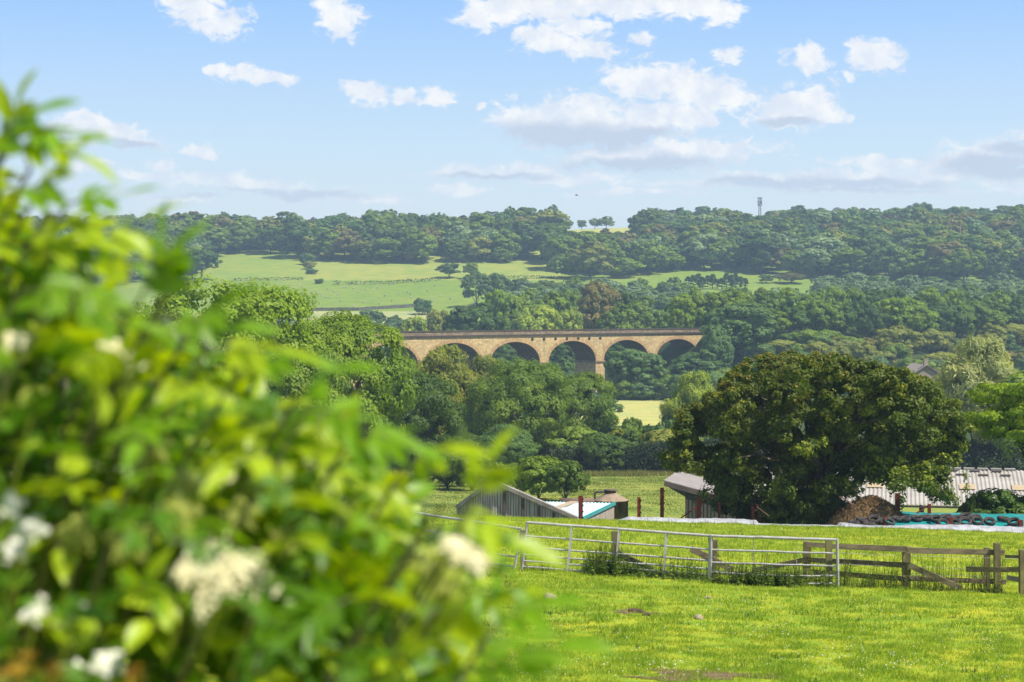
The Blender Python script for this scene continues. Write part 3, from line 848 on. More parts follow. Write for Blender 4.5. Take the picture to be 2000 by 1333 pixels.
    for i in idx[:30]:
        e = Vector(L[i]); t0 = rr.uniform(.25,.95); st = tp[2].lerp(tp[5], t0)
        if e.z < st.z: st = tp[2].lerp(tp[3], rr.random())
        m = 7; pts = [st]
        for q in range(1, m+1):
            t_ = q/m
            p = st.lerp(e, t_) + Vector((0,0,1))*math.sin(t_*math.pi)*(e-st).length*.13
            p += Vector((rr.uniform(-1,1), rr.uniform(-1,1), rr.uniform(-1,1)))*.26
            pts.append(p)
        rb = rr.uniform(.09,.2)
        mb.tube(pts, [rb*(1-.8*q/m) for q in range(m+1)], 6, False)
        for _ in range(4):
            q = rr.randint(2, m-1); p0 = pts[q]
            dv = Vector((rr.uniform(-1,1), rr.uniform(-.8,.8), rr.uniform(-.5,.8))).normalized()*rr.uniform(.5,1.3)
            mb.tube([p0, p0+dv*.5+Vector((0,0,rr.uniform(-.15,.15))), p0+dv], [rb*.35, rb*.25, .012], 5, False)
    mb.build('trunk', simple('oak_bark', (0.12,0.095,0.065), (0.05,0.04,0.028), 3, .9, stretch=(1,1,.4)), root)
build_oak()
# dark tree at the right edge and its low skirt of foliage
proto('edge', seed=91, w=9, h=9, base=4.3, nl=40, nleaf=60000, leaf=.15, subl=12, flat=.6, keep=.55, subr=(.25,.45), limb=dict(r0=.3, nbr=26, seg=6, sub=3))
tree_px('edge', 2035, 742, 101, 290, G['bright'], 'tree cut by the right edge of the picture beside the oak', name='oak_tree')
tree_px('small1', 1950, 958, 99.5, 170, G['dark'], 'low dark green hawthorn bush just behind the tyres at the right', name='hawthorn_bush', cat='bush')
tree_px('small0', 1900, 968, 99.5, 70, G['deep'], 'small low bush left of the hawthorn bush above the tyres', name='low_bush', cat='bush')

# ------------------------------------------------------------------ viaduct
def m_stone(name, c1, c2, mortar, bw=0.9, bh=0.38, dirt=0.35, dscale=.25, dcol=(0.05,0.045,0.04)):
    m, t, out = mat(name)
    uv = t.n('ShaderNodeUVMap'); uv.uv_map = 'UVMap'
    br = t.n('ShaderNodeTexBrick')
    t.setin(br.inputs['Vector'], uv.outputs[0])
    br.inputs['Color1'].default_value = (*c1, 1); br.inputs['Color2'].default_value = (*c2, 1); br.inputs['Mortar'].default_value = (*mortar, 1)
    br.inputs['Scale'].default_value = 1; br.inputs['Mortar Size'].default_value = .03
    br.inputs['Brick Width'].default_value = bw; br.inputs['Row Height'].default_value = bh
    br.inputs['Bias'].default_value = -.1
    n1 = t.noise(uv.outputs[0], dscale, 6, .65); n2 = t.noise(uv.outputs[0], 1.4, 6, .7)
    st = t.vm('MULTIPLY', uv.outputs[0], (1.0, .22, 1)).outputs[0]; n3 = t.noise(st, .9, 5, .65)
    c = t.mix(t.smooth(n2, .35, .68), t.mix(1, br.outputs[0], (.78,.74,.66), 'MULTIPLY'), t.mix(1, br.outputs[0], (1.2,1.12,1.0), 'MULTIPLY'))
    c = t.mix(t.math('MULTIPLY', t.smooth(n3, .5, .72), dirt), c, dcol)
    c = t.mix(t.math('MULTIPLY', t.smooth(n1, .45, .7), dirt), c, tuple(x*2 for x in dcol))
    pbsdf(t, out, c, .9, .15, 0, br.outputs[1], .5, .05)
    return m
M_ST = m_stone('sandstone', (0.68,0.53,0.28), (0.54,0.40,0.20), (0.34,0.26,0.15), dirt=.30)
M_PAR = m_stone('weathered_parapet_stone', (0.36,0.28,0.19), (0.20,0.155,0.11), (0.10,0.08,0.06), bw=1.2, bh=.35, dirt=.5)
M_SOF = m_stone('shaded_soffit_stone', (0.20,0.145,0.09), (0.14,0.10,0.07), (0.09,0.07,0.05), dirt=.5)  # sandstone darkened, the shade under the arches is put into its colour
def build_viaduct():
    ang = R(42)
    root = thing('stone_viaduct', 'long sandstone railway viaduct with round arches crossing the valley', 'viaduct', (RAILP.x, RAILP.y, 0))
    root.rotation_euler.z = ang
    pitch, a, depth = 21.5, 9.1, 8.2
    crown, spring, rise = -9.75, -15.6, 5.85
    zbot, ztop = -30.0, -8.15
    def meshuv(name, quads, matl, sm=False):
        # quads: list of (4 pts, 4 uvs)
        v = []; f = []; uvs = []
        for pts, uv in quads:
            o = len(v); v += pts; f.append(tuple(range(o, o+len(pts)))); uvs += uv
        me = bpy.data.meshes.new(name); me.from_pydata(v, [], f); me.update()
        ul = me.uv_layers.new(name='UVMap')
        ul.data.foreach_set('uv', [c for uv in uvs for c in uv])
        me.materials.append(matl)
        return link(name, me, root)
    def arcpts(n=36):
        return [(-a*math.cos(math.pi*i/n), spring + rise*math.sin(math.pi*i/n)**.92) for i in range(n+1)]
    A = arcpts()
    K0, K1 = -10, 2
    hs = pitch/2
    # face of the viaduct (front at y=-depth/2 in local axes, back at +depth/2)
    q = []
    for side, y in ((1, -depth/2), (-1, depth/2)):
        for k in range(K0, K1+1):
            c = k*pitch
            def quad(p):
                pts = [(c+x, y, z) for x, z in p]
                if side < 0: pts = pts[::-1]; p = p[::-1]
                q.append((pts, [(c+x, z) for x, z in p]))
            for i in range(len(A)-1):
                (x0, z0), (x1, z1) = A[i], A[i+1]
                quad([(x0, z0), (x1, z1), (x1, ztop), (x0, ztop)])
            for (xa, xb) in ((-hs, -a), (a, hs)):
                quad([(xa, spring), (xb, spring), (xb, ztop), (xa, ztop)])
    # end cap walls
    xe0, xe1 = K0*pitch - hs, K1*pitch + hs
    ext = 16
    for side, y in ((1, -depth/2), (-1, depth/2)):
        for (xa, xb) in ((xe1, xe1+ext), (xe0-ext, xe0)):
            pts = [(xa,y,zbot),(xb,y,zbot),(xb,y,ztop),(xa,y,ztop)]; uv = [(p[0],p[2]) for p in pts]
            q.append((pts if side > 0 else pts[::-1], uv if side > 0 else uv[::-1]))
    meshuv('spandrel_wall', q, M_ST)
    # soffits
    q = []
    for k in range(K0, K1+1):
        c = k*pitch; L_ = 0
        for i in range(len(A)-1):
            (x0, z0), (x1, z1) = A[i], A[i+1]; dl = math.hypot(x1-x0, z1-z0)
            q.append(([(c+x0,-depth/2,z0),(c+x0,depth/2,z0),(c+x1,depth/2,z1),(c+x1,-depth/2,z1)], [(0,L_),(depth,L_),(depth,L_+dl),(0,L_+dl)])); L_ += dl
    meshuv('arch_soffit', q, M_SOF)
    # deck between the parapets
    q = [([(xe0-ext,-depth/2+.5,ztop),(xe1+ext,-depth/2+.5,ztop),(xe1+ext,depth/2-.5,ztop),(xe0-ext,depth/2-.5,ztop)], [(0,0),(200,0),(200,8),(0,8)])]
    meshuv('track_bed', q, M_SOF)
    def boxq(x0,x1,y0,y1,z0,z1):
        P8 = [(x0,y0,z0),(x1,y0,z0),(x1,y1,z0),(x0,y1,z0),(x0,y0,z1),(x1,y0,z1),(x1,y1,z1),(x0,y1,z1)]
        r = []
        for f_ in ((0,1,5,4),(1,2,6,5),(2,3,7,6),(3,0,4,7),(4,5,6,7),(3,2,1,0)):
            pts = [P8[i] for i in f_]
            if f_ in ((0,1,5,4),(2,3,7,6)): uv = [(p[0],p[2]) for p in pts]
            elif f_ in ((1,2,6,5),(3,0,4,7)): uv = [(p[1],p[2]) for p in pts]
            else: uv = [(p[0],p[1]) for p in pts]
            r.append((pts, uv))
        return r
    # piers, each one its own part, with the projecting cap course
    for k in range(K0, K1+2):
        c = k*pitch - hs
        half = hs - a + .12
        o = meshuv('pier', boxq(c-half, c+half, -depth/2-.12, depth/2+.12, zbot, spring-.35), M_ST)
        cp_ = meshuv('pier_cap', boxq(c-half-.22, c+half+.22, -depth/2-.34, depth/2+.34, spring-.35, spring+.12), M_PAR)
        cp_.parent = o
    # voussoir rings, proud of the wall
    for k in range(K0, K1+1):
        c = k*pitch; q = []
        nv = 34
        for i in range(nv):
            for sgn, y, yy in ((1, -depth/2, -depth/2-.07), ):
                t0 = math.pi*(i+.06)/nv; t1 = math.pi*(i+.94)/nv
                def pt(t_, e):
                    return (c - (a+e)*math.cos(t_), spring + (rise+e)*math.sin(t_)**.92)
                A0, A1, B1, B0 = pt(t0,-.01), pt(t1,-.01), pt(t1,.95), pt(t0,.95)
                u = [(i*.8, 0), (i*.8+.5, 0), (i*.8+.5,.3), (i*.8,.3)]
                q.append(([(A0[0],yy,A0[1]),(A1[0],yy,A1[1]),(B1[0],yy,B1[1]),(B0[0],yy,B0[1])], u))
                for (p_, r_) in ((A0,B0),(B1,A1),(B0,B1),(A1,A0)):
                    q.append(([(p_[0],yy,p_[1]),(r_[0],yy,r_[1]),(r_[0],y+.05,r_[1]),(p_[0],y+.05,p_[1])], u))
        meshuv('arch_ring', q, M_RING)
    x0, x1 = xe0-ext, xe1+ext
    for s_ in (-1, 1):
        yo = s_*depth/2
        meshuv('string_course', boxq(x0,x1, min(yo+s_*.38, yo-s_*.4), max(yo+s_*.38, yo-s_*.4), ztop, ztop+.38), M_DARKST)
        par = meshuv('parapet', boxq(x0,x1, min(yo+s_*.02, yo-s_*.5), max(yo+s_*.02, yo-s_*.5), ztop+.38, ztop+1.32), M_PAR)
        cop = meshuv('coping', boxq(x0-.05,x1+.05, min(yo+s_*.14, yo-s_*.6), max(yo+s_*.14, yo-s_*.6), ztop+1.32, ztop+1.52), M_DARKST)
        cop.parent = par
    # tie plates seen between the third and fifth arch
    for i in range(7):
        mb = MB(); xx = -15.2 + i*4.35
        mb.lathe([(0,-.0),(.45,0),(.45,.10),(.15,.18),(0,.18)], (xx, -depth/2-.02, -9.05), 12, Matrix.Rotation(R(90),4,'X'))
        mb.build('tie_plate', simple('iron_plate' , (0.03,0.028,0.026)), root)
M_RING = m_stone('voussoir_stone', (0.56,0.39,0.20), (0.44,0.30,0.16), (0.3,0.2,0.12), bw=.8, bh=3, dirt=.25)
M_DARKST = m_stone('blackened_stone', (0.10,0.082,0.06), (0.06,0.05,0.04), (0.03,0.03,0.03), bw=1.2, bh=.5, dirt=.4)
build_viaduct()

# ------------------------------------------------------------------ far details : hedges, wall, sheep, mast, wires, bird, house
M_HEDGE = M_LEAFC
def hedge(pts, w, h, label, name='hedge', col=(0.04,0.07,0.022), leaf=.5, dens=60, Ys=None):
    Vs = []; n = 0
    r_ = np.random.default_rng(int(abs(pts[0][0]))+3)
    for (p0, p1) in zip(pts[:-1], pts[1:]):
        L_ = math.hypot(p1[0]-p0[0], p1[1]-p0[1]); m = int(L_*dens)
        t_ = r_.random(m); X = p0[0]+(p1[0]-p0[0])*t_; Y = p0[1]+(p1[1]-p0[1])*t_
        ang = r_.uniform(-.3, math.pi+.3, m)
        hh = h*(1+vnoise(X, Y, 2, 3, 6.)*.9)
        X = X + np.cos(ang)*w/2*r_.uniform(.5,1.1,m)*( (p1[1]-p0[1])/L_); Y = Y + np.cos(ang)*w/2*r_.uniform(.6,1.1,m)*(-(p1[0]-p0[0])/L_)
        Z = gz(X, Y) + hh*np.clip(np.sin(ang),0,1)**.5*r_.uniform(.75,1.05,m)*np.where(r_.random(m)<.25, r_.random(m), 1)
        Vs.append(np.stack([X,Y,Z],1))
    pos = np.concatenate(Vs); n = len(pos)
    nrm = r_.normal(size=(n,3)) + np.array([0,-.3,.9]); nrm /= np.linalg.norm(nrm,axis=1,keepdims=True)
    a = np.cross(nrm, r_.normal(size=(n,3))); a /= np.linalg.norm(a,axis=1,keepdims=True); b = np.cross(nrm,a)
    s = (leaf*r_.uniform(.6,1.3,n))[:,None]
    V = np.stack([pos-a*s*.6,pos+b*s*.4,pos+a*s*.6,pos-b*s*.4],1).reshape(-1,3)
    me = np_mesh(name, V, np.arange(n*4).reshape(n,4), M_HEDGE, {'tint': ('FACE', r_.random(n))}, False, {'col': ('FACE', np.tile(np.array(col),(n,1)))})
    return tag(link(name, me), label, 'hedge')
def gp(px, Y): return ((px-1000)*Y/F, Y)
def Yfor(px, py, lo_, hi_):
    ys = np.linspace(lo_, hi_, 800); x = (px-1000)*ys/F
    p = gpy(x, ys); i = int(np.argmin(np.abs(p-py)))
    return float(ys[i])
def gpp(px, py, lo_=760, hi_=1400):
    return gp(px, Yfor(px, py, lo_, hi_))
hedge([gpp(650,557), gpp(760,555), gpp(862,548)], 3, 2.0, 'dark hedge across the far pasture, left of the lone spreading tree', leaf=.6, dens=14)
hedge([gpp(895,548), gpp(1000,545), gpp(1085,545)], 3, 1.6, 'dark hedge across the far pasture, right of the lone spreading tree', leaf=.6, dens=14)
hedge([gpp(455,549), gpp(520,548), gpp(592,547)], 2.4, 1.5, 'thin dark hedge across the left end of the far pasture', leaf=.6, dens=12)
hedge([gpp(1080,560), gpp(1150,549)], 3, 1.8, 'short hedge below the corner of the right hand hillside wood', leaf=.6, dens=12)
hedge([gp(1130,259), gp(1230,258), gp(1330,257)], 4, 3.4, 'dense dark hedge closing the meadow under the hedgerow trees', leaf=.3, dens=900, col=(0.03,0.055,0.016))
hedge([gp(600,255), gp(900,262), gp(1130,259)], 4, 3.2, 'dark hedge closing the meadow behind the timber barn and the meadow pair', leaf=.34, dens=500, col=(0.04,0.07,0.02))
hedge([gp(1330,257), gp(1700,262), gp(2100,262)], 4, 4.5, 'dark hedge behind the oak and the farm buildings', leaf=.34, dens=500, col=(0.04,0.07,0.02))
hedge([gp(1180,503), gp(1300,501), gp(1420,496)], 6, 3.0, 'rough hedge along the upper side of the pale yellow field', leaf=.5, dens=160, col=(0.06,0.1,0.03))
def stone_wall(pts, h, w, label):
    mb = MB(); r_ = random.Random(3)
    for p0, p1 in zip(pts[:-1], pts[1:]):
        n = int(math.hypot(p1[0]-p0[0], p1[1]-p0[1])/4)
        for i in range(n):
            a = Vector((p0[0]+(p1[0]-p0[0])*i/n, p0[1]+(p1[1]-p0[1])*i/n, 0)); b = Vector((p0[0]+(p1[0]-p0[0])*(i+1)/n, p0[1]+(p1[1]-p0[1])*(i+1)/n, 0))
            a.z = g1(a.x,a.y)+h/2; b.z = g1(b.x,b.y)+h/2
            mb.beam(a, b, w, h*r_.uniform(.9,1.12))
    o = mb.build('stone_wall', simple('field_wall_stone', (0.16,0.15,0.12), (0.07,0.075,0.05), .8, .9))
    tag(o, label, 'wall')
stone_wall([gpp(598,608), gpp(700,607), gpp(812,600)], 1.5, .9, 'grey field wall above the pale strip at the bottom of the far pasture')

def make_sheep_mesh():
    import bmesh
    bm = bmesh.new()
    bmesh.ops.create_icosphere(bm, subdivisions=2, radius=.5)
    for v in bm.verts:
        v.co.x *= 1.15; v.co.y *= .58; v.co.z *= .62; v.co.z += .62
        if v.co.x > .35: v.co.z += (v.co.x-.35)*.25
    def blob(c, s, sub=1):
        r_ = bmesh.ops.create_icosphere(bm, subdivisions=sub, radius=1)
        for v in r_['verts']: v.co = Vector((v.co.x*s[0], v.co.y*s[1], v.co.z*s[2])) + Vector(c)
    blob((.66,0,.78), (.20,.10,.11), 2); blob((.52,0,.72), (.18,.14,.16), 2)
    blob((.60,.12,.85), (.03,.07,.03)); blob((.60,-.12,.85), (.03,.07,.03))
    for x in (-.36,.34):
        for y in (-.15,.15):
            r_ = bmesh.ops.create_cone(bm, segments=6, radius1=.035, radius2=.055, depth=.42)
            for v in r_['verts']: v.co += Vector((x,y,.2))
    blob((-.58,0,.6), (.05,.05,.13))
    me = bpy.data.meshes.new('sheep'); bm.to_mesh(me); bm.free()
    me.materials.append(simple('fleece', (0.46,0.43,0.35), (0.34,0.31,0.25), 9, .95))
    return me
sm = make_sheep_mesh(); rs = random.Random(12)
spots = [(596,577),(605,576),(612,575),(620,574),(628,577),(637,583),(642,583),(569,575),(600,583),(672,563),(690,565),(716,569),(729,569),(738,564),(740,583),(751,580),(780,576),(801,576),(803,583),(556,549),(675,562),(768,557),(795,573),(652,571),
         (700,572),(664,590),(710,592),(725,560),(820,563),(812,555),(860,580),(880,586),(845,590),(740,595),(690,600),(585,560),(640,566),(660,577),(615,592),(765,590),(835,570),(850,560),(575,590),(700,557)]
for (px, py) in spots:
    x, y = gpp(px, py, 800, 1100)
    o = link('sheep', sm, None, (x, y, g1(x, y)-.03)); o.rotation_euler.z = rs.uniform(0, 6.28); o.scale = (1.0,)*3
    tag(o, 'white sheep grazing among the flock scattered over the far pasture', 'sheep', 'sheep on the far pasture')

def build_mast():
    x, y = gp(1484, 1415); z0 = g1(x, y)
    root = thing('telecom_mast', 'slim lattice telecom mast with antennas poking above the skyline trees', 'mast', (x, y, z0))
    mt = simple('galvanised', (0.16,0.17,0.18), (0.1,0.11,0.12), 3, .5, .3)
    ztop = (HOR-386)*y/F; H = ztop - z0; w = .9
    mb = MB()
    cs = [(-w,-w),(w,-w),(w,w),(-w,w)]
    for (cx_, cy_) in cs: mb.tube([(x+cx_,y+cy_,z0-.5),(x+cx_*.8,y+cy_*.8,ztop)], .15, 5)
    n = int(H/1.8)
    for i in range(n):
        za, zb = z0+H*i/n, z0+H*(i+1)/n
        for k in range(4):
            a, b = cs[k], cs[(k+1)%4]
            mb.tube([(x+a[0]*.85,y+a[1]*.85,za),(x+b[0]*.85,y+b[1]*.85,zb)], .10, 4, False)
    child(mb, 'lattice_tower', mt, root)
    for i, dz in enumerate((0.6, 3.2, 5.4)):
        for k in range(3):
            t_ = k*2.094+.4+i; m2 = MB()
            m2.box((x+math.cos(t_)*1.7, y+math.sin(t_)*1.7, ztop-dz), (.4,.4,2.0), t_)
            m2.beam((x,y,ztop-dz),(x+math.cos(t_)*1.5,y+math.sin(t_)*1.5,ztop-dz),.12,.12)
            child(m2, 'antenna', mt, root)
    m2 = MB(); m2.lathe([(0,0),(.7,.12),(.75,.3)], (x+.4,y-1.4,ztop-4.4), 12, Matrix.Rotation(R(90),4,'X')); child(m2, 'dish', mt, root)
build_mast()

def build_wires():
    mp = simple('pole_wood', (0.12,0.09,0.06)); mw = simple('cable', (0.05,0.05,0.055), rough=.5)
    ends = [(560,731,352),(1020,741,372),(1700,752,330)]
    tops = [P(*e) for e in ends]
    nm = ['wooden power pole hidden among the trees left of the big dome shaped tree', 'wooden power pole hidden behind the big dome shaped tree', 'wooden power pole hidden behind the oak']
    for tpp, lb in zip(tops, nm):
        z0 = g1(tpp.x, tpp.y)
        r0 = thing('power_pole', lb, 'power pole', (tpp.x, tpp.y, z0))
        mb = MB(); mb.tube([(tpp.x,tpp.y,z0-.5),(tpp.x,tpp.y,tpp.z+.3)], [.16,.11], 8); child(mb, 'pole', mp, r0)
        mb = MB(); mb.beam((tpp.x,tpp.y-1,tpp.z),(tpp.x,tpp.y+1,tpp.z),.1,.12); child(mb, 'crossarm', mp, r0)
    mb = MB()
    for a, b in zip(tops[:-1], tops[1:]):
        for off_ in (-.9, 0, .9):
            pts = []
            for i in range(25):
                t_ = i/24; p = a.lerp(b, t_); p.z -= 4*1.3*t_*(1-t_); p.y += off_; p.z += off_*.25+.1; pts.append(p)
            mb.tube(pts, .022, 5)
    tag(mb.build('power_line', mw), 'three thin power cables strung across the valley in front of the viaduct', 'power line')
build_wires()

def build_bird(px, py, Y, label):
    p = P(px, py, Y); mb = MB()
    mb.tube([p+Vector((-.22,0,0)),p+Vector((-.1,0,.02)),p+Vector((.05,0,.02)),p+Vector((.2,0,.0)),p+Vector((.27,0,.0))],[.01,.05,.06,.035,.004],6)
    for s_ in (-1,1):
        mb.add([p+Vector((.06,0,.03)),p+Vector((-.08,0,.03)),p+Vector((-.12,s_*.28,.13)),p+Vector((.02,s_*.28,.14)),p+Vector((-.14,s_*.55,.05))],[(0,1,2,3),(3,2,4)])
    tag(mb.build('bird', simple('plumage', (0.03,0.03,0.03))), label, 'bird')
build_bird(1126, 382, 260, 'tiny dark bird flying in the pale sky above the ridge')

def build_house():
    x, y = gp(1796, 330); z0 = g1(x, y); zt = (HOR-711)*y/F
    root = thing('stone_house', 'pale stone gable of a house just showing over the oak, beside the willow', 'house', (x, y, z0))
    ms = simple('house_stone', (0.42,0.33,0.24), (0.3,0.24,0.18), 1.2, .9); mr = simple('slate', (0.34,0.28,0.22), (0.26,0.22,0.18), 2, .7)
    h = zt-z0; w = 3.4; d = 5.5; e = h-2.2
    mb = MB()
    mb.add([(x-w,y-d,z0-.5),(x+w,y-d,z0-.5),(x+w,y-d,z0+e),(x,y-d,z0+h-.15),(x-w,y-d,z0+e),(x-w,y+d,z0-.5),(x+w,y+d,z0-.5),(x+w,y+d,z0+e),(x,y+d,z0+h-.15),(x-w,y+d,z0+e)],
           [(0,1,2,3,4),(9,8,7,6,5),(1,6,7,2),(0,4,9,5)])
    child(mb, 'wall', ms, root)
    mb = MB()
    for s_ in (-1,1):
        mb.hexa([Vector((x,y-d-.3,z0+h-.12)),Vector((x+s_*(w+.3),y-d-.3,z0+e-.28)),Vector((x+s_*(w+.3),y+d+.3,z0+e-.28)),Vector((x,y+d+.3,z0+h-.12))],
                [Vector((x,y-d-.3,z0+h)),Vector((x+s_*(w+.3),y-d-.3,z0+e-.14)),Vector((x+s_*(w+.3),y+d+.3,z0+e-.14)),Vector((x,y+d+.3,z0+h))])
    child(mb, 'roof', mr, root)
    mb = MB(); mb.box((x,y-d+.6,z0+h+.3),(.7,.9,1.2)); child(mb, 'chimney', ms, root)
    mb = MB(); mb.box((x,y-d-.02,z0+e-1.0),(1.0,.1,1.3)); child(mb, 'window', simple('dark_window',(0.03,0.035,0.04),rough=.2), root)
build_house()

# ------------------------------------------------------------------ farm buildings
M_WOOD = simple('weathered_board', (0.60,0.52,0.44), (0.30,0.245,0.20), 2.2, .85, stretch=(7,7,.35), lo=.3, hi=.7)
M_WOOD2 = simple('grey_capping', (0.38,0.33,0.28), (0.24,0.2,0.17), 2, .85)
M_RAIL = simple('old_fence_timber', (0.24,0.185,0.115), (0.11,0.09,0.055), 5, .9, stretch=(.5,1.5,2))
M_POST = simple('mossy_post', (0.23,0.20,0.08), (0.13,0.10,0.062), 4, .9, stretch=(1,1,.4))
M_GALV = simple('galvanised_tube', (0.50,0.47,0.46), (0.38,0.34,0.33), 7, .5, .0, .4, bstr=.05)
M_RED = simple('rusty_red_steel', (0.22,0.028,0.014), (0.09,0.022,0.016), 5, .75)

def build_timber_barn():
    pk = P(962, 941, 100); rt = P(1128, 1014, 99); lf = P(892, 992, 101)
    gb = -14.6
    root = thing('timber_barn', 'weathered barn gable of vertical timber boards beside the blue roofed shed', 'barn', (pk.x, pk.y, g1(pk.x, pk.y)))
    mb = MB(); rr = random.Random(2)
    def seg(a, b):
        L_ = math.hypot(b.x-a.x, b.y-a.y); n = int(L_/.145)
        d = Vector((b.x-a.x, b.y-a.y, 0)).normalized(); nn = Vector((d.y, -d.x, 0))
        if nn.y > 0: nn = -nn
        for i in range(n):
            t0 = i/n; t1 = (i+.80)/n
            p0 = a.lerp(b, t0); p1 = a.lerp(b, t1); off_ = nn*rr.uniform(0,.015)
            z0, z1 = p0.z-.05, p1.z-.05
            pts = [Vector((p0.x,p0.y,gb))+off_, Vector((p1.x,p1.y,gb))+off_]
            bk = -nn*.025
            mb.hexa([pts[0], pts[1], pts[1]+bk, pts[0]+bk], [Vector((p0.x,p0.y,z0))+off_, Vector((p1.x,p1.y,z1))+off_, Vector((p1.x,p1.y,z1))+off_+bk, Vector((p0.x,p0.y,z0))+off_+bk])
    seg(lf, pk); seg(pk, rt)
    child(mb, 'boarding', M_WOOD, root)
    bd = Vector((0, .7, 0))
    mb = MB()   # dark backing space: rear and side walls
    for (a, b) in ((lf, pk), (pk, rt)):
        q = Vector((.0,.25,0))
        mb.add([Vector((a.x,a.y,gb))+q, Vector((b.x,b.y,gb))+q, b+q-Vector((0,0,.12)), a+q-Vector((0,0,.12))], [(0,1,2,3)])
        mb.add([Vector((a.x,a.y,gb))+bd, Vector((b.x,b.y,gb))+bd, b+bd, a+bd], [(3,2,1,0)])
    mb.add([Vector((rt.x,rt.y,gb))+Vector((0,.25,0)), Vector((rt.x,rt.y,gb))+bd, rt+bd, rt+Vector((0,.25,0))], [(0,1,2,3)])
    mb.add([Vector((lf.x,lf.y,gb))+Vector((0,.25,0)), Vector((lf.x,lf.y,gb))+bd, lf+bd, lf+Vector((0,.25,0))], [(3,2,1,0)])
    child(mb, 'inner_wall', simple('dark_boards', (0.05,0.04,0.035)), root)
    mb = MB()
    for a, b in ((lf, pk), (pk, rt)):
        mb.beam(a+Vector((0,-.09,.02)), b+Vector((0,-.09,.02)), .2, .2)
    child(mb, 'verge_capping', M_WOOD2, root)
    mb = MB()
    for t_ in (.14, .36, .55, .72, .88):
        p = pk.lerp(rt, t_); mb.box((p.x, p.y-.06, (p.z+gb)/2-.12), (.13,.08,p.z-gb-.2))
    child(mb, 'frame_post', simple('dark_post', (0.12,0.09,0.08)), root)
    mb = MB()
    for (a, b) in ((lf, pk), (pk, rt)):
        u = Vector((0,0,.10)); v = Vector((0,0,.02))
        mb.hexa([a+v, b+v, b+v+bd, a+v+bd], [a+u, b+u, b+u+bd, a+u+bd])
    child(mb, 'roof', simple('barn_roof', (0.33,0.30,0.28), (0.22,0.2,0.19), 2), root)
build_timber_barn()

def corrugated(mb, A, B, C, D, pitch, amp, th=.03):
    """sheet with A-B along the eave, D-C along the ridge; ribs run from eave to ridge"""
    L_ = (B-A).length; n = max(8, int(L_/pitch)*6)
    nrm = (B-A).cross(D-A).normalized()
    if nrm.z < 0: nrm = -nrm
    vs = []
    for i in range(n+1):
        t_ = i/n; o = nrm*(amp*math.sin(2*math.pi*t_*L_/pitch))
        lo_, hi_ = A.lerp(B, t_)+o, D.lerp(C, t_)+o
        vs += [lo_, hi_, lo_-nrm*th, hi_-nrm*th]
    fs = []
    for i in range(n):
        a = 4*i
        fs += [(a, a+4, a+5, a+1), (a+2, a+3, a+7, a+6), (a, a+2, a+6, a+4), (a+1, a+5, a+7, a+3)]
    mb.add(vs, fs)

def build_blue_shed():
    A = P(1200, 983, 104.5); B = P(1046, 980.5, 105.3); C = P(1136, 1014, 101)
    B.z = A.z
    D = C + (B-A)
    root = thing('blue_roofed_shed', 'low board sided shed with pale blue corrugated roof and teal edge', 'shed', (C.x, C.y, g1(C.x, C.y)))
    mb = MB(); corrugated(mb, D, C, A, B, .20, .028)
    child(mb, 'roof', simple('pale_blue_sheet', (0.47,0.72,0.78), (0.40,0.62,0.70), 1.5, .45), root)
    mb = MB()
    t0, t1 = .52, .60
    up = Vector((0,0,.045))
    mb.hexa([D.lerp(C,.30)+up, D.lerp(C,.42)+up, B.lerp(A,.56)+up, B.lerp(A,.44)+up], [p+Vector((0,0,.02)) for p in (D.lerp(C,.30)+up, D.lerp(C,.42)+up, B.lerp(A,.56)+up, B.lerp(A,.44)+up)])
    child(mb, 'rooflight', simple('fibreglass_sheet', (0.5,0.36,0.22), (0.4,0.3,0.2), 3, .5), root)
    mb = MB(); mb.beam(C+Vector((.03,-.03,.0)), A+Vector((.05,-.03,.0)), .06, .2)
    child(mb, 'barge_board', simple('teal_paint', (0.07,0.34,0.33), (0.05,0.27,0.27), 3, .5), root)
    mb = MB(); rr = random.Random(4); n = 26; gb = -14.6
    for i in range(n):
        p0 = C.lerp(A, i/n); p1 = C.lerp(A, (i+.78)/n); bk = Vector((-.02,.03,0))
        mb.hexa([Vector((p0.x,p0.y,gb)),Vector((p1.x,p1.y,gb)),Vector((p1.x,p1.y,gb))+bk,Vector((p0.x,p0.y,gb))+bk], [p0-Vector((0,0,.08)),p1-Vector((0,0,.08)),p1-Vector((0,0,.08))+bk,p0-Vector((0,0,.08))+bk])
    child(mb, 'end_boarding', M_WOOD, root)
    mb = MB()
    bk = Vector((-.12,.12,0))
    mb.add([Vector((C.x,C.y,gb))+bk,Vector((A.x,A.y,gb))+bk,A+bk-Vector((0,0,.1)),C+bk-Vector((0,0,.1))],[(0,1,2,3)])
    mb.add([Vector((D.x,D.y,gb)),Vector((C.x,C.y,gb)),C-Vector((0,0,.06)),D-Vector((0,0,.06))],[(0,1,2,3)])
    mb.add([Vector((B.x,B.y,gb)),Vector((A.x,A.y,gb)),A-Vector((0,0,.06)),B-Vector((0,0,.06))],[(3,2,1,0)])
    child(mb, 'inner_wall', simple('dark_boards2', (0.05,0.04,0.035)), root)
build_blue_shed()

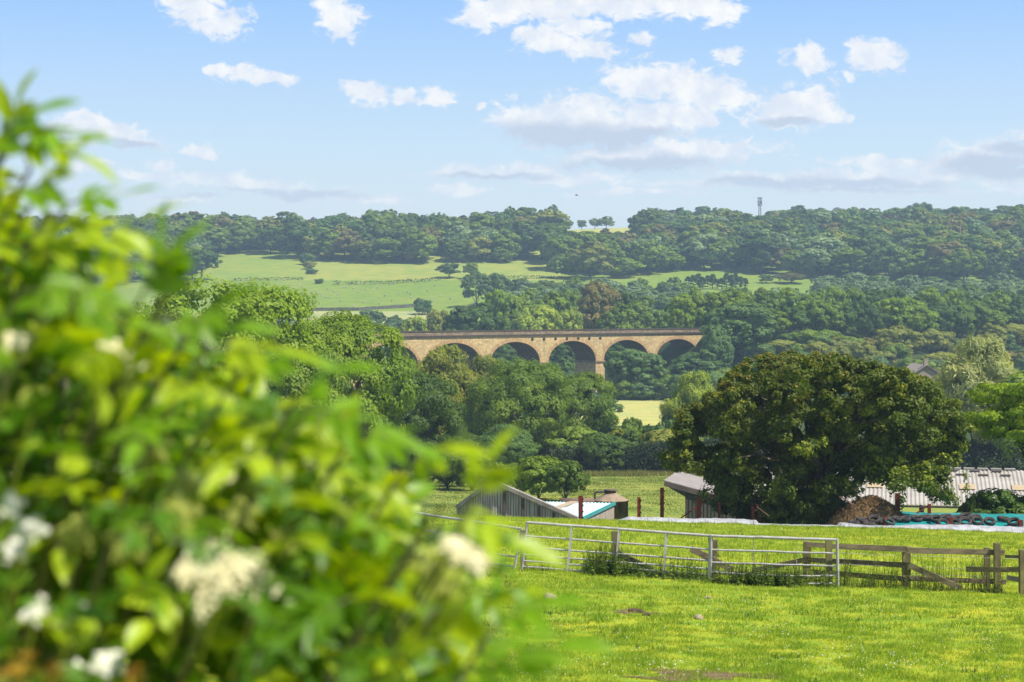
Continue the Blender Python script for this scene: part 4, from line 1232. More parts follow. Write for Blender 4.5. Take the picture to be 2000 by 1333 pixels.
def build_tank():
    Y = 113; c = P(1193, 978, Y); r0 = 34*Y/F; gb = g1(c.x, c.y)
    root = thing('storage_tank', 'round brown storage tank with conical lid and elbow pipe behind the blue roofed shed', 'tank', (c.x, c.y, gb))
    m, t, out = mat('rust_stained_tank')
    g = t.n('ShaderNodeTexCoord').outputs['Object']; st = t.vm('MULTIPLY', g, (1.4,1.4,.3)).outputs[0]
    nz = t.noise(st, 1.6, 5, .6)
    pbsdf(t, out, t.mix(t.smooth(nz, .35, .7), (0.055,0.05,0.05), (0.22,0.14,0.085)), .6, .3)
    mb = MB(); mb.lathe([(r0,gb-.1),(r0,c.z-.04),(r0*1.03,c.z-.04),(r0*1.03,c.z+.04)], (c.x,c.y,0), 40); child(mb, 'drum', m, root)
    zt = P(1193, 963, Y).z
    lid = simple('tank_lid', (0.36,0.27,0.18), (0.22,0.16,0.11), 1.2, .6)
    mb = MB(); mb.lathe([(r0*1.02,c.z+.03),(r0*.62,c.z+(zt-c.z)*.55),(.33,zt)], (c.x,c.y,0), 40); child(mb, 'conical_lid', lid, root)
    mb = MB(); mb.lathe([(.30,zt-.02),(.30,zt+.14),(.42,zt+.14),(.42,zt+.2),(0,zt+.2)], (c.x,c.y,0), 24); child(mb, 'hatch', simple('hatch_steel', (0.16,0.11,0.08)), root)
    mb = MB(); a = Vector((c.x-.3,c.y-.1,zt+.08))
    mb.tube([a, a+Vector((-.55,0,-.01)), a+Vector((-.64,0,-.05)), a+Vector((-.68,0,-.14)), a+Vector((-.68,0,-1.4))], .075, 10); child(mb, 'elbow_pipe', simple('pipe_steel', (0.14,0.11,0.095), rough=.5), root)
    # long low vessel beside it
    a = P(1092, 978, 112); b = P(1160, 977, 112)
    r1 = thing('horizontal_vessel', 'long low brown vessel behind the blue roof, left of the round tank', 'tank', (a.x, a.y, g1(a.x, a.y)))
    mb = MB(); mb.tube([a+Vector((-.03,0,-.1)), a+Vector((0,0,-.1)), b+Vector((0,0,-.1)), b+Vector((.03,0,-.1))], [.1,.24,.24,.1], 16); child(mb, 'barrel', simple('vessel_steel', (0.20,0.13,0.095), (0.11,0.08,0.065), 2), r1)
    for p in (a.lerp(b,.2), a.lerp(b,.8)):
        mb = MB(); mb.box((p.x,p.y,(p.z+g1(p.x,p.y))/2-.2),(.25,.3,p.z-g1(p.x,p.y))); child(mb, 'leg', simple('vessel_leg', (0.1,0.09,0.08)), r1)
build_tank()

def build_grey_barn():
    V0 = P(1297, 941, 116); V1 = P(1500, 996, 116)
    bk = Vector((1.45, 6.6, 0)); gb = g1(V0.x, V0.y) - .3
    root = thing('grey_clad_barn', 'dark grey ribbed metal barn with pale lean roof left of the oak', 'barn', (V0.x, V0.y, gb+.3))
    mr = simple('pale_roof_sheet', (0.30,0.26,0.235), (0.24,0.21,0.19), 1.2, .6)
    mb = MB(); up = Vector((0,0,.09))
    mb.hexa([V0, V1, V1+bk, V0+bk], [V0+up, V1+up, V1+bk+up, V0+bk+up]); child(mb, 'roof', mr, root)
    mb = MB(); mb.beam(V0+Vector((0,-.04,-.12)), V1+Vector((0,-.04,-.12)), .06, .30); child(mb, 'verge_fascia', simple('fascia_brown', (0.13,0.10,0.085), (0.09,0.07,0.06), 2), root)
    mg = simple('grey_cladding', (0.105,0.10,0.078), (0.08,0.078,0.062), 1.5, .55, stretch=(4,4,.3))
    W0 = P(1338, 957, 116.1); mb = MB()
    t0 = (W0.x-V0.x)/(V1.x-V0.x); n = 22
    for i in range(n):
        ta = t0+(1-t0)*i/n; tb = t0+(1-t0)*(i+.72)/n; tcx = t0+(1-t0)*(i+1)/n
        a, b, c = V0.lerp(V1,ta), V0.lerp(V1,tb), V0.lerp(V1,tcx)
        q = Vector((0,.05,-.16)); q2 = Vector((0,.10,-.16))
        mb.add([Vector((a.x,a.y+.05,gb)),Vector((b.x,b.y+.05,gb)),b+q,a+q],[(0,1,2,3)])
        mb.add([Vector((b.x,b.y+.05,gb)),Vector((b.x+.02,b.y+.10,gb)),b+q2,b+q],[(0,1,2,3)])
        mb.add([Vector((b.x+.02,b.y+.10,gb)),Vector((c.x,c.y+.10,gb)),c+q2,b+q2],[(0,1,2,3)])
        mb.add([Vector((c.x,c.y+.10,gb)),Vector((c.x,c.y+.05,gb)),c+q,c+q2],[(0,1,2,3)])
    child(mb, 'front_wall', mg, root)
    mb = MB()
    a = V0.lerp(V1, t0); e = V1
    mb.add([Vector((a.x,a.y+.1,gb)),Vector((a.x,a.y+.1,gb))+bk,a+bk-Vector((0,0,.05)),a+Vector((0,.1,-.05))],[(3,2,1,0)])
    mb.add([Vector((e.x,e.y+.1,gb)),Vector((e.x,e.y+.1,gb))+bk,e+bk-Vector((0,0,.05)),e+Vector((0,.1,-.05))],[(0,1,2,3)])
    mb.add([Vector((a.x,a.y,gb))+bk,Vector((e.x,e.y,gb))+bk,e+bk-Vector((0,0,.05)),a+bk-Vector((0,0,.05))],[(3,2,1,0)])
    child(mb, 'side_wall', mg, root)
    mb = MB()   # haunch of the canopy
    q = a+Vector((0,.02,-.18)); s_ = V0+Vector((.05,.02,-.18))
    mb.add([s_, q, q+Vector((0,0,-.42)), s_+Vector((0,0,-.05)), s_+Vector((0,.12,0)), q+Vector((0,.12,0)), q+Vector((0,.12,-.42)), s_+Vector((0,.12,-.05))],[(3,2,1,0),(4,5,6,7),(0,1,5,4),(2,3,7,6)])
    child(mb, 'canopy_haunch', mg, root)
build_grey_barn()

def build_long_barn():
    e0 = P(1425, 985, 133); e1 = Vector((38.2, 133, e0.z)); r0 = P(1425, 914, 142); r1_ = Vector((38.2, 142, r0.z))
    r0.x = e0.x; gb = -17.6
    root = thing('long_barn', 'long low barn with bleached corrugated roof behind the oak', 'barn', (27, 138, gb))
    m, t, out = mat('bleached_cement_sheet')
    g = t.n('ShaderNodeTexCoord').outputs['Object']
    n1 = t.noise(g, .5, 6, .65); n2 = t.noise(t.vm('MULTIPLY', g, (3,.5,1)).outputs[0], 1.5, 6, .7)
    c = t.mix(t.smooth(n1,.35,.7), (0.33,0.30,0.265), (0.40,0.37,0.335)); c = t.mix(t.math('MULTIPLY', t.smooth(n2,.55,.8), .4), c, (0.3,0.25,0.2))
    pbsdf(t, out, c, .85, .15)
    mb = MB(); corrugated(mb, e0, e1, r1_, r0, .30, .034)
    bk0 = Vector((r0.x, 151, e0.z)); bk1 = Vector((r1_.x, 151, e0.z))
    corrugated(mb, bk0, bk1, r1_, r0, .30, .034)
    child(mb, 'roof', m, root)
    mb = MB(); x = e0.x
    while x < e1.x-.5:
        mb.box((x+.45, 142, r0.z+.07), (.8,.5,.12)); x += 1.0
    child(mb, 'ridge_cap', m, root)
    dk = simple('dark_vent_board', (0.10,0.085,0.075), (0.07,0.06,0.055), 3)  # dark board colour of the roof vents
    for row, tt in ((0,.93),(1,.82)):
        mb = MB(); x = e0.x+1+row*.6
        while x < e1.x-.6:
            p = e0.lerp(r0, tt); mb.box((x, p.y, p.z+.09), (.75,.22,.08), 0, R(11)); x += 1.62
        child(mb, 'roof_vent', dk, root)
    yl = simple('aged_rooflight', (0.48,0.37,0.22), (0.42,0.32,0.2), 2, .5)
    for px in (1700, 1786, 1876, 1975):
        x = (px-1000)*136.8/F; mb = MB()
        a, b = e0.lerp(r0,.42), e0.lerp(r0,.56); up = Vector((0,0,.07))
        mb.hexa([Vector((x,a.y,a.z))+up,Vector((x+1.15,a.y,a.z))+up,Vector((x+1.15,b.y,b.z))+up,Vector((x,b.y,b.z))+up],[Vector((x,a.y,a.z+.02))+up,Vector((x+1.15,a.y,a.z+.02))+up,Vector((x+1.15,b.y,b.z+.02))+up,Vector((x,b.y,b.z+.02))+up])
        child(mb, 'rooflight', yl, root)
    st = simple('portal_steel', (0.10,0.08,0.075))
    for i in range(7):
        x = e0.x+.3+(e1.x-e0.x-.6)*i/6
        mb = MB()
        mb.box((x,133.3,(e0.z+gb)/2),(.2,.2,e0.z-gb)); mb.box((x,150.7,(e0.z+gb)/2),(.2,.2,e0.z-gb)); mb.beam((x,133.3,e0.z-.15),(x,142,r0.z-.2),.15,.22); mb.beam((x,150.7,e0.z-.15),(x,142,r0.z-.2),.15,.22)
        child(mb, 'portal_frame', st, root)
    mb = MB(); mb.box((e0.x+3.2,133.1,(e0.z+gb)/2),(6.4,.1,e0.z-gb-.1)); child(mb, 'side_wall', simple('block_wall', (0.2,0.18,0.16)), root)
    mb = MB(); mb.box(((e0.x+e1.x)/2,133.0,e0.z-.12),(e1.x-e0.x,.08,.14)); child(mb, 'gutter', st, root)
    root.rotation_euler.z = -R(12)
build_long_barn()

# ------------------------------------------------------------------ silage clamp : posts, sheets, tyres, heap
M_BRK = simple('bracket_iron', (0.05,0.03,0.025))
posts = [(1134,969,1020,95,.30,'first red post from the left, in front of the blue roof'),(1248,972,1016,97,.22,'short red post in the open meadow gap, left of the tall one'),(1293,953,1018,96,.24,'tallest red post, just left of the grey clad barn'),
         (1365,972,1018,95,.26,'red post against the grey barn wall beside the diagonal brace'),(1405,980,1018,95.5,.16,'thin red post at the left fringe of the oak'),(1470,988,1020,94.5,.18,'red post under the left side of the oak, left of a close pair'),
         (1482,985,1020,95.4,.2,'red post under the left side of the oak, right of a close pair'),(1637,998,1022,94,.2,'short red post at the left foot of the brown heap'),(1656,988,1022,94.5,.17,'thin red post in front of the brown heap'),
         (1729,1009,1028,90.6,.26,'stubby rust brown post left of the turquoise sheet'),(1753,964,1022,94.5,.28,'tall red post at the right foot of the brown heap'),(1815,985,1022,95,.2,'red post below the barn eave above the turquoise sheet'),
         (1857,1011,1032,90.4,.25,'stubby rust brown post standing in the middle of the turquoise sheet'),(1993,1016,1036,90.2,.28,'stubby red post at the right end of the turquoise sheet')]
for (px, yt, yb, Y, w, lb) in posts:
    w *= .75; a = P(px, yt, Y); z0 = g1(a.x, a.y)-.2
    r0 = thing('red_post', 'rust red steel ' + lb.replace('red ', '', 1) if False else lb, 'post', (a.x, a.y, z0), 'red steel posts of the silage clamp')
    mb = MB(); H = a.z-z0
    mb.box((a.x, a.y-.5*w, z0+H/2), (w,.03,H)); mb.box((a.x, a.y+.5*w, z0+H/2), (w,.03,H)); mb.box((a.x, a.y, z0+H/2), (.03,w-.03,H-.02))
    child(mb, 'steel_section', M_RED, r0)
    if px in (1134,1248,1365,1293,1753):
        for q in range(4):
            mb = MB(); mb.box((a.x+w*.55, a.y-.5*w-.02, a.z-.15-q*.32), (.05,.05,.09)); child(mb, 'bolt_bracket', M_BRK, r0)
for (p0, p1, Y, lb) in (((1330,1012),(1402,962),96,'rusty diagonal steel brace leaning against the grey barn wall'),((1640,970),(1708,1010),93.5,'pale pink diagonal pole lying across the brown heap'),((1478,990),(1502,1008),93.6,'short pale diagonal pole under the left of the oak'),((1790,1003),(1818,985),95,'rusty diagonal brace right of the tall heap post')):
    mb = MB(); mb.beam(P(*p0,Y), P(*p1,Y+.2), .06, .06)
    tag(mb.build('diagonal_brace', M_RED if 'rusty' in lb else simple('pale_pole', (0.52,0.27,0.23), (0.4,0.2,0.17), 3)), lb, 'pole')

def build_sheet():
    # white ground sheet rolled along the crest
    xs = np.linspace((1195-1000)*88/F, (2080-1000)*88/F, 260); V = []; m = 11
    for x in xs:
        px = x/88*F+1000
        hgt = .30 + float(vnoise(np.array([x]), np.array([1.]), 6, 3, 2.4)[0])*.26
        hgt *= min(1, (px-1190)/40)
        wid = .75
        yc = 88.0 - .45*math.sin(x*.35)
        if 1480 < px < 1640: hgt *= .55
        for k in range(m):
            t_ = math.pi*k/(m-1)
            yy_ = yc - math.cos(t_)*wid + .05*math.sin(x*5+k)
            V.append((x, yy_, g1(x, yy_) - .06 + hgt*math.sin(t_)**.8*(1+.07*math.sin(x*9+k*1.7))))
    V = np.array(V); n = len(xs); i = np.arange(n*m).reshape(n, m)
    fs = np.stack([i[:-1,:-1], i[1:,:-1], i[1:,1:], i[:-1,1:]], -1).reshape(-1,4)
    me = np_mesh('white_sheet', V, fs, simple('white_polythene', (0.42,0.42,0.44), (0.28,0.28,0.30), 2.6, .5, bstr=.8), None, True)
    tag(link('white_sheet', me), 'crumpled white plastic sheet rolled along the field crest in front of the silage', 'plastic sheet')
    # silage mound under turquoise sheet
    n, m = 90, 26; V = []
    x0, x1 = (1712-1000)*91/F, (2090-1000)*91/F
    for a in range(n):
        for b in range(m):
            u, v = a/(n-1), b/(m-1); x = x0+(x1-x0)*u; y = 89.0+7.5*v
            zf = P(0, 1013+10*u, 92).z
            base_ = g1(x, y)-.1
            edge = min(1, v/.38)**.7*min(1, u/.06+.1)
            edge *= min(1, (1-v)/.1)
            z = base_*(1-edge) + (zf+.06*float(vnoise(np.array([x]),np.array([y]),8,3,1.2)[0])*2)*edge
            V.append((x, y, z))
    V = np.array(V); i = np.arange(n*m).reshape(n, m)
    fs = np.stack([i[:-1,:-1], i[1:,:-1], i[1:,1:], i[:-1,1:]], -1).reshape(-1,4)
    me = np_mesh('turquoise_sheet', V, fs, simple('turquoise_polythene', (0.015,0.28,0.26), (0.012,0.20,0.195), 1.6, .4, bstr=.4), None, True)
    tag(link('turquoise_sheet', me), 'turquoise plastic sheet covering the silage mound at the right', 'plastic sheet')
    return V
VS = build_sheet()
def build_tyres():
    me = None
    mt = simple('tyre_rubber', (0.03,0.026,0.026), (0.055,0.045,0.042), 6, .8)
    tr = [(1668,1017,90.5,0,'tyre lying leftmost of all, below the brown heap'),(1684,1012,91.0,0,'tyre second from the left, propped on its neighbour'),(1697,1020,90.3,0,'tyre low in front in the pile left of the stubby post'),(1707,1010,91.0,1,'pale rimmed tyre on top of the pile left of the stubby post'),
          (1737,1018,90.4,1,'upright leaning tyre just right of the first stubby post'),(1752,1012,91.6,0,'tyre behind the tall heap post, left end of the row'),(1768,1013,91.6,0,'flat tyre second in the back row above the sheet'),(1790,1011,91.8,0,'flat tyre third in the back row above the sheet'),
          (1806,1010,92,0,'flat tyre fourth in the back row above the sheet'),(1822,1008,92,0,'tyre in the back row under the oak tip'),(1828,1013,91.4,1,'tyre tilted open towards the camera, left of centre of the sheet'),(1842,1022,90.3,1,'tyre lowest on the turquoise sheet, half slid down'),
          (1866,1019,90.7,1,'tyre touching the middle stubby post on its right'),(1885,1017,90.9,1,'tyre second to the right of the middle stubby post'),(1868,1009,91.8,0,'tyre in the back row behind the middle stubby post'),(1886,1004,92.3,0,'tyre stacked high in the back row'),
          (1909,1014,91.2,1,'wide tyre third to the right of the middle stubby post'),(1933,1015,91.1,1,'well spaced tyre alone on the right part of the sheet'),(1905,1008,92.2,0,'tyre in the back row above the wide tyre'),(1980,1017,91.0,1,'tyre under the hawthorn tip at the right end'),
          (1960,1010,92,0,'tyre half hidden by the hawthorn bush'),(1720,1014,91.2,0,'tyre hidden behind the first stubby post'),(1848,1006,92.2,0,'tyre in the back row between two posts')]
    prof = [(.20,.02),(.22,-.10),(.30,-.12),(.345,-.08),(.355,0),(.345,.08),(.30,.12),(.22,.10),(.20,-.02),(.20,.02)]
    mb = MB(); mb.lathe(prof, (0,0,0), 26)
    me = bpy.data.meshes.new('tyre'); me.from_pydata(mb.v, [], mb.f); me.polygons.foreach_set('use_smooth', mb.sm); me.update(); me.materials.append(mt)
    rr = random.Random(9)
    for (px, py, Y, tilt, lb) in tr:
        p = P(px, py, Y)
        o = link('tyre', me, None, p)
        o.rotation_euler = (R(rr.uniform(22,38) if tilt else rr.uniform(4,16)), R(rr.uniform(-12,12)), rr.uniform(0,6.2)*0 + R(rr.uniform(-25,25)))
        o.scale = (rr.uniform(.82,.96),)*3
        # rest on the sheet, heap or ground below
        d2 = (VS[:,0]-p.x)**2 + (VS[:,1]-p.y)**2; j = int(np.argmin(d2))
        zs = max(VS[j,2] if d2[j] < .4 else -99, g1(p.x, p.y))
        o.location.z = max(zs + .12 + (.12 if tilt else .0), p.z-.12) if p.z-zs < .8 else zs+.12
        tag(o, lb, 'tyre', 'old tyres weighing down the silage sheet')
build_tyres()

def build_heap():
    a = P(1702, 1016, 93.8); gb = g1(a.x, a.y); H = P(1700, 975, 93.8).z - gb
    r_ = np.random.default_rng(5); n, m = 60, 40; V = []
    for i in range(n):
        for j in range(m):
            t_ = 2*math.pi*i/(n-1); q = j/(m-1)
            x = math.cos(t_)*q*2.5; y = math.sin(t_)*q*1.9
            z = H*max(0, (1-q**2.3))
            V.append((a.x-.1+x, a.y+y, z))
    V = np.array(V); V[:,2] += vnoise(V[:,0], V[:,1], 2, 4, .7)*.45 + gb
    i = np.arange(n*m).reshape(n, m); fs = np.stack([i[:-1,:-1], i[1:,:-1], i[1:,1:], i[:-1,1:]], -1).reshape(-1,4)
    mt = simple('straw_muck', (0.24,0.145,0.06), (0.08,0.045,0.022), 4.5, .95, bstr=1.0)
    root = thing('muck_heap', 'brown heap of straw and muck under the right side of the oak', 'heap', (a.x, a.y, gb))
    o = link('heap_body', np_mesh('heap_body', V-np.array([a.x,a.y,gb]), fs, mt, None, True), root)
    k = r_.integers(0, len(V), 9000); pos = V[k]-np.array([a.x,a.y,gb]) + r_.normal(size=(9000,3))*.04
    d = r_.normal(size=(9000,3)); d /= np.linalg.norm(d,axis=1,keepdims=True); s = r_.uniform(.05,.16,9000)[:,None]; e = np.cross(d, r_.normal(size=(9000,3))); e /= np.linalg.norm(e,axis=1,keepdims=True)
    V2 = np.stack([pos-d*s, pos+e*.018, pos+d*s, pos-e*.018],1).reshape(-1,3)
    link('straw', np_mesh('straw', V2, np.arange(36000).reshape(-1,4), simple('straw_strand', (0.26,0.16,0.065), (0.08,0.05,0.025), 6, .9)), root)
build_heap()

# ------------------------------------------------------------------ gates and fence
def V3(px, py, Y): return P(px, py, Y)
def build_gate(name_label, tl, tr, bl, br, fr, vert, rt=.034, rb=.023, wires=(), orange=False, bent=None):
    """tl.. are world points of the frame corners, fr = bar height fractions from the top, vert = upright fractions"""
    root = thing('field_gate', name_label, 'gate', ((bl.x+br.x)/2, (bl.y+br.y)/2, (bl.z+br.z)/2))
    rr = random.Random(int(tl.x*100))
    for i, f_ in enumerate(fr):
        a, b = tl.lerp(bl, f_), tr.lerp(br, f_); n = 10
        pts = [a.lerp(b, k/n) + Vector((0,0,rr.uniform(-.006,.006) if 0 < k < n else 0)) for k in range(n+1)]
        if bent and i in bent:
            for k in range(n+1): pts[k].z -= bent[i]*math.sin(math.pi*k/n)
        mb = MB(); mb.tube(pts, rt if i == 0 else rb, 8)
        child(mb, 'bar', M_GALV, root)
    for a, b in ((tl, bl), (tr, br)):
        mb = MB(); mb.tube([a+Vector((0,0,.02)), b-Vector((0,0,.05))], .034, 8); child(mb, 'end_stile', M_GALV, root)
    for v in vert:
        a, b = tl.lerp(tr, v), bl.lerp(br, v)
        mb = MB(); mb.beam(a+Vector((0,-.024,0)), b+Vector((0,-.024,0)), .014, .06, Vector((1,0,0))); child(mb, 'upright', M_GALV, root)
    for v in wires:
        a, b = tl.lerp(tr, v), bl.lerp(br, v)
        mb = MB(); mb.tube([a,b], .008, 5); child(mb, 'tie_wire', M_GALV, root)
    return root
g1a = build_gate('long seven bar galvanised gate leaning in the middle of the fence line', V3(1030,1021,44.4), V3(1388,1047,42.8), V3(1019,1118,44.4), V3(1383,1146,42.8), [0,.27,.49,.65,.77,.885,1.0], [.25,.51,.765])
g2a = build_gate('shorter galvanised gate with bent lower bars hung between the dark post and the wooden rails', V3(1389,1047,42.4), V3(1635,1055,41.6), V3(1388,1147,42.4), V3(1637,1154,41.6), [0,.27,.52,.70,.86,1.0], [], wires=(.34,.68), bent={3:.05,4:.03})
g3a = build_gate('five bar galvanised gate on the left, mostly behind the elder bush', V3(650,978,52.5), V3(1019,1034,45), V3(640,1075,52.5), V3(1003,1119,45), [0,.33,.64,.86,1.0], [.5], rt=.036)
mb = MB(); mb.tube([V3(1013,1081,44.6), V3(1018,1076,44.0), V3(1026,1069,44.3)], .014, 6); tag(mb.build('baler_twine', simple('orange_twine', (0.55,0.25,0.14))), 'loop of orange baler twine tying two gates together', 'rope')

POSTS = [(1022,1036,45,.15,'M','dark wooden gate post between the left gate and the long gate'),(1201,1038,45,.15,'P','square wooden post standing behind the middle of the long gate'),
         (1389,1050,42.9,.10,'D','dark slim post where the two right hand gates meet'),(1396,1055,44,.11,'P','mossy post just behind the meeting of the two right hand gates'),
         (1575,1058,43.6,.17,'P','stout mossy post behind the shorter gate'),(1620,1053,42.4,.14,'P','wooden post right behind the end of the shorter gate'),
         (1770,1068,42.3,.17,'P','stout post in the middle of the wooden rail fence'),(1927,1070,42.6,.13,'P','greenish post, left of the twin posts near the right edge'),
         (1948,1061,42.0,.14,'P','taller greenish post, right of the twin posts near the right edge'),(1999,1074,41.4,.18,'P','thick post cut by the right edge of the picture')]
for (px, yt, Y, w, k_, lb) in POSTS:
    a = P(px, yt, Y); z0 = g1(a.x, a.y)-.3; mb = MB()
    mb.beam((a.x, a.y, z0), (a.x+random.uniform(-.02,.02), a.y, a.z), w, w*.8, Vector((0,1,0)), .05)
    o = mb.build('fence_post', simple('dark_old_post', (0.04,0.03,0.025)) if k_ == 'D' else M_POST)
    tag(o, lb, 'fence post')
RAILS = [((1576,1063),(1632,1068),43.4,43.4,.09,'top rail stub passing behind the end of the shorter gate'),((1638,1068),(1770,1073),42.2,42.2,.10,'top wooden rail from the gate end to the stout fence post'),
         ((1772,1075),(1962,1080),42.1,42.1,.10,'top wooden rail from the stout post to the twin posts'),((1584,1094),(1768,1104),43.2,42.2,.09,'middle wooden rail left of the stout post'),
         ((1590,1118),(1768,1131),43.2,42.2,.09,'lower wooden rail left of the stout post'),((1772,1130),(1965,1137),42.1,42.0,.09,'lower wooden rail right of the stout post'),
         ((1640,1150),(1765,1154),42.2,42.2,.07,'bottom rail half sunk in the grass left of the stout post'),((1775,1104),(1878,1150),42.0,41.8,.10,'fallen diagonal rail right of the stout post'),
         ((1887,1112),(2040,1114),41.9,41.2,.09,'wooden rail crossing the twin posts at mid height'),((1963,1087),(2040,1089),41.6,41.3,.05,'thin split rail at the right edge'),
         ((1967,1128),(2040,1143),41.7,41.1,.09,'splintered grey rail sloping down at the right edge'),((1918,1162),(1960,1166),41.9,41.8,.14,'short timber baulk lying at the foot of the twin posts'),
         ((1204,1080),(1275,1114),44.6,43.9,.12,'diagonal strut leaning on the post behind the long gate'),((1349,1072),(1432,1114),43.6,43.6,.11,'diagonal strut crossing behind the dark slim post'),
         ((1400,1118),(1572,1128),43.8,43.6,.08,'low rail behind the shorter gate'),((1470,1115),(1576,1093),43.9,43.5,.09,'rising diagonal rail behind the shorter gate'),((1240,1112),(1385,1135),44,43.6,.07,'low rail behind the long gate')]
for (a, b, Ya, Yb, h, lb) in RAILS:
    mb = MB(); mb.beam(P(*a,Ya), P(*b,Yb), .045, h*1.3, Vector((0,0,1)), .10)
    gr_ = 'grey' in lb
    o = mb.build('fence_rail', M_WOOD2 if gr_ else M_RAIL); tag(o, lb, 'fence rail')
mb = MB()
for i in range(11):
    pass
mb.tube([P(1640,1155,41.7)+Vector((0,0,.0)), P(1520,1152,42.2), P(1400,1150,42.6)], .018, 6)
tag(mb.build('rusty_bar', M_RED), 'rusty bar lying in the weeds under the shorter gate', 'metal bar')
mb = MB()
for z_ in (1086, 1108, 1122):
    mb.tube([P(1638,z_-6,42.4), P(1770,z_,42.4), P(1927,z_+4,42.4), P(2040,z_+8,41.8)], .004, 4)
tag(mb.build('stock_wire', M_GALV), 'thin stock wires stretched along the wooden rail fence', 'wire')

# ------------------------------------------------------------------ grass blades, weeds, daisies, stones
def blades(n, y0, y1, pxl, pxr, hm, wm, name=None, yb=None):
    y = np.sqrt(rng.random(n)*(y1*y1-y0*y0)+y0*y0); px = rng.uniform(pxl, pxr, n); x = (px-1000)*y/F
    return x, y
def build_grass():
    r_ = np.random.default_rng(3)
    Vs, Cs = [], []
    for (n, y0, y1, h, w) in ((230000, 17, 30, .045, .011), (210000, 30, 48, .055, .015), (230000, 48, 90, .075, .026)):
        y = np.sqrt(r_.random(n)*(y1*y1-y0*y0)+y0*y0); px = r_.uniform(560, 2060, n); x = (px-1000)*y/F
        tuft = vnoise(x, y, 21, 5, .40)
        tuft2 = vnoise(x*.5, y, 22, 4, 1.0)
        keep = r_.random(n) < np.clip(.55 + tuft*1.6, .15, 1)
        x, y, tuft, tuft2 = x[keep], y[keep], tuft[keep], tuft2[keep]; n = len(x)
        hh = h*np.clip(1+tuft*2.2, .4, 2.4)*r_.uniform(.6,1.4,n)
        z = gz(x, y)-.005
        ang = r_.uniform(0, 6.283, n); wx, wy = np.cos(ang)*w*.5, np.sin(ang)*w*.5
        lx, ly = r_.normal(size=n)*hh*.45, r_.normal(size=n)*hh*.45
        P0 = np.stack([x-wx,y-wy,z],1); P1 = np.stack([x+wx,y+wy,z],1); P2 = np.stack([x+lx,y+ly,z+hh],1)
        Vs.append(np.stack([P0,P1,P2],1).reshape(-1,3))
        ya = np.array((0.41,0.46,0.04)); ga = np.array((0.19,0.32,0.024)); pa = np.array((0.60,0.55,0.20))
        f_ = np.clip(.50 + np.clip((y-36)/30,0,.25) - tuft*1.35 - tuft2*.2 + r_.normal(size=n)*.2, 0, 1)[:,None]
        c = ga*(1-f_) + ya*f_
        dry = (r_.random(n) < .03)[:,None]; c = np.where(dry, pa, c)
        Cs.append(c)
    V = np.concatenate(Vs); C = np.concatenate(Cs); n = len(V)//3
    me = np_mesh('grass', V, np.arange(n*3).reshape(n,3), M_GRASS, {'tint': ('FACE', r_.random(n)*.7)}, False, {'col': ('FACE', C)})
    tag(link('grass', me), 'short yellow green pasture grass around the gates and fence', 'grass', kind='stuff')
M_GRASS = leaf_material('grass_blade', False, .6, .4, .2)
build_grass()
def build_meadow():
    r_ = np.random.default_rng(33); n = 170000
    y = np.sqrt(r_.random(n)*(254.**2-138.**2)+138.**2); px = r_.uniform(560, 1420, n); x = (px-1000)*y/F
    xa = x*.8+y*.35; ya_ = y*.5-x*.4; t_ = vnoise(xa+vnoise(x,y,7,2,9.)*6, ya_+vnoise(x,y,8,2,7.)*5, 31, 4, 3.0); keep = r_.random(n) < np.clip(.6+t_*1.4, .15, 1); x, y, t_ = x[keep], y[keep], t_[keep]; n = len(x)
    edge = (y > 242)
    hh = (.09+.2*np.clip(t_,0,1)+edge*.45)*r_.uniform(.5,1.4,n); w = .05; a = r_.uniform(0,6.283,n); wx, wy = np.cos(a)*w, np.sin(a)*w; z = gz(x,y)-.02
    V = np.stack([np.stack([x-wx,y-wy,z],1), np.stack([x+wx,y+wy,z],1), np.stack([x+r_.normal(size=n)*hh*.35,y+r_.normal(size=n)*hh*.35,z+hh],1)],1).reshape(-1,3)
    f_ = np.clip(.5-t_*.8+r_.normal(size=n)*.22,0,1)[:,None]
    c = np.array((.13,.20,.035))*(1-f_)+np.array((.36,.36,.10))*f_; c = np.where((edge & (r_.random(n)<.3))[:,None], np.array((.22,.12,.06)), c)
    me = np_mesh('meadow_grass', V, np.arange(n*3).reshape(n,3), M_GRASS, {'tint': ('FACE', r_.random(n)*.7)}, False, {'col': ('FACE', c)})
    tag(link('meadow_grass', me), 'rough taller grass of the meadow behind the tank and barns', 'grass', kind='stuff')
build_meadow()
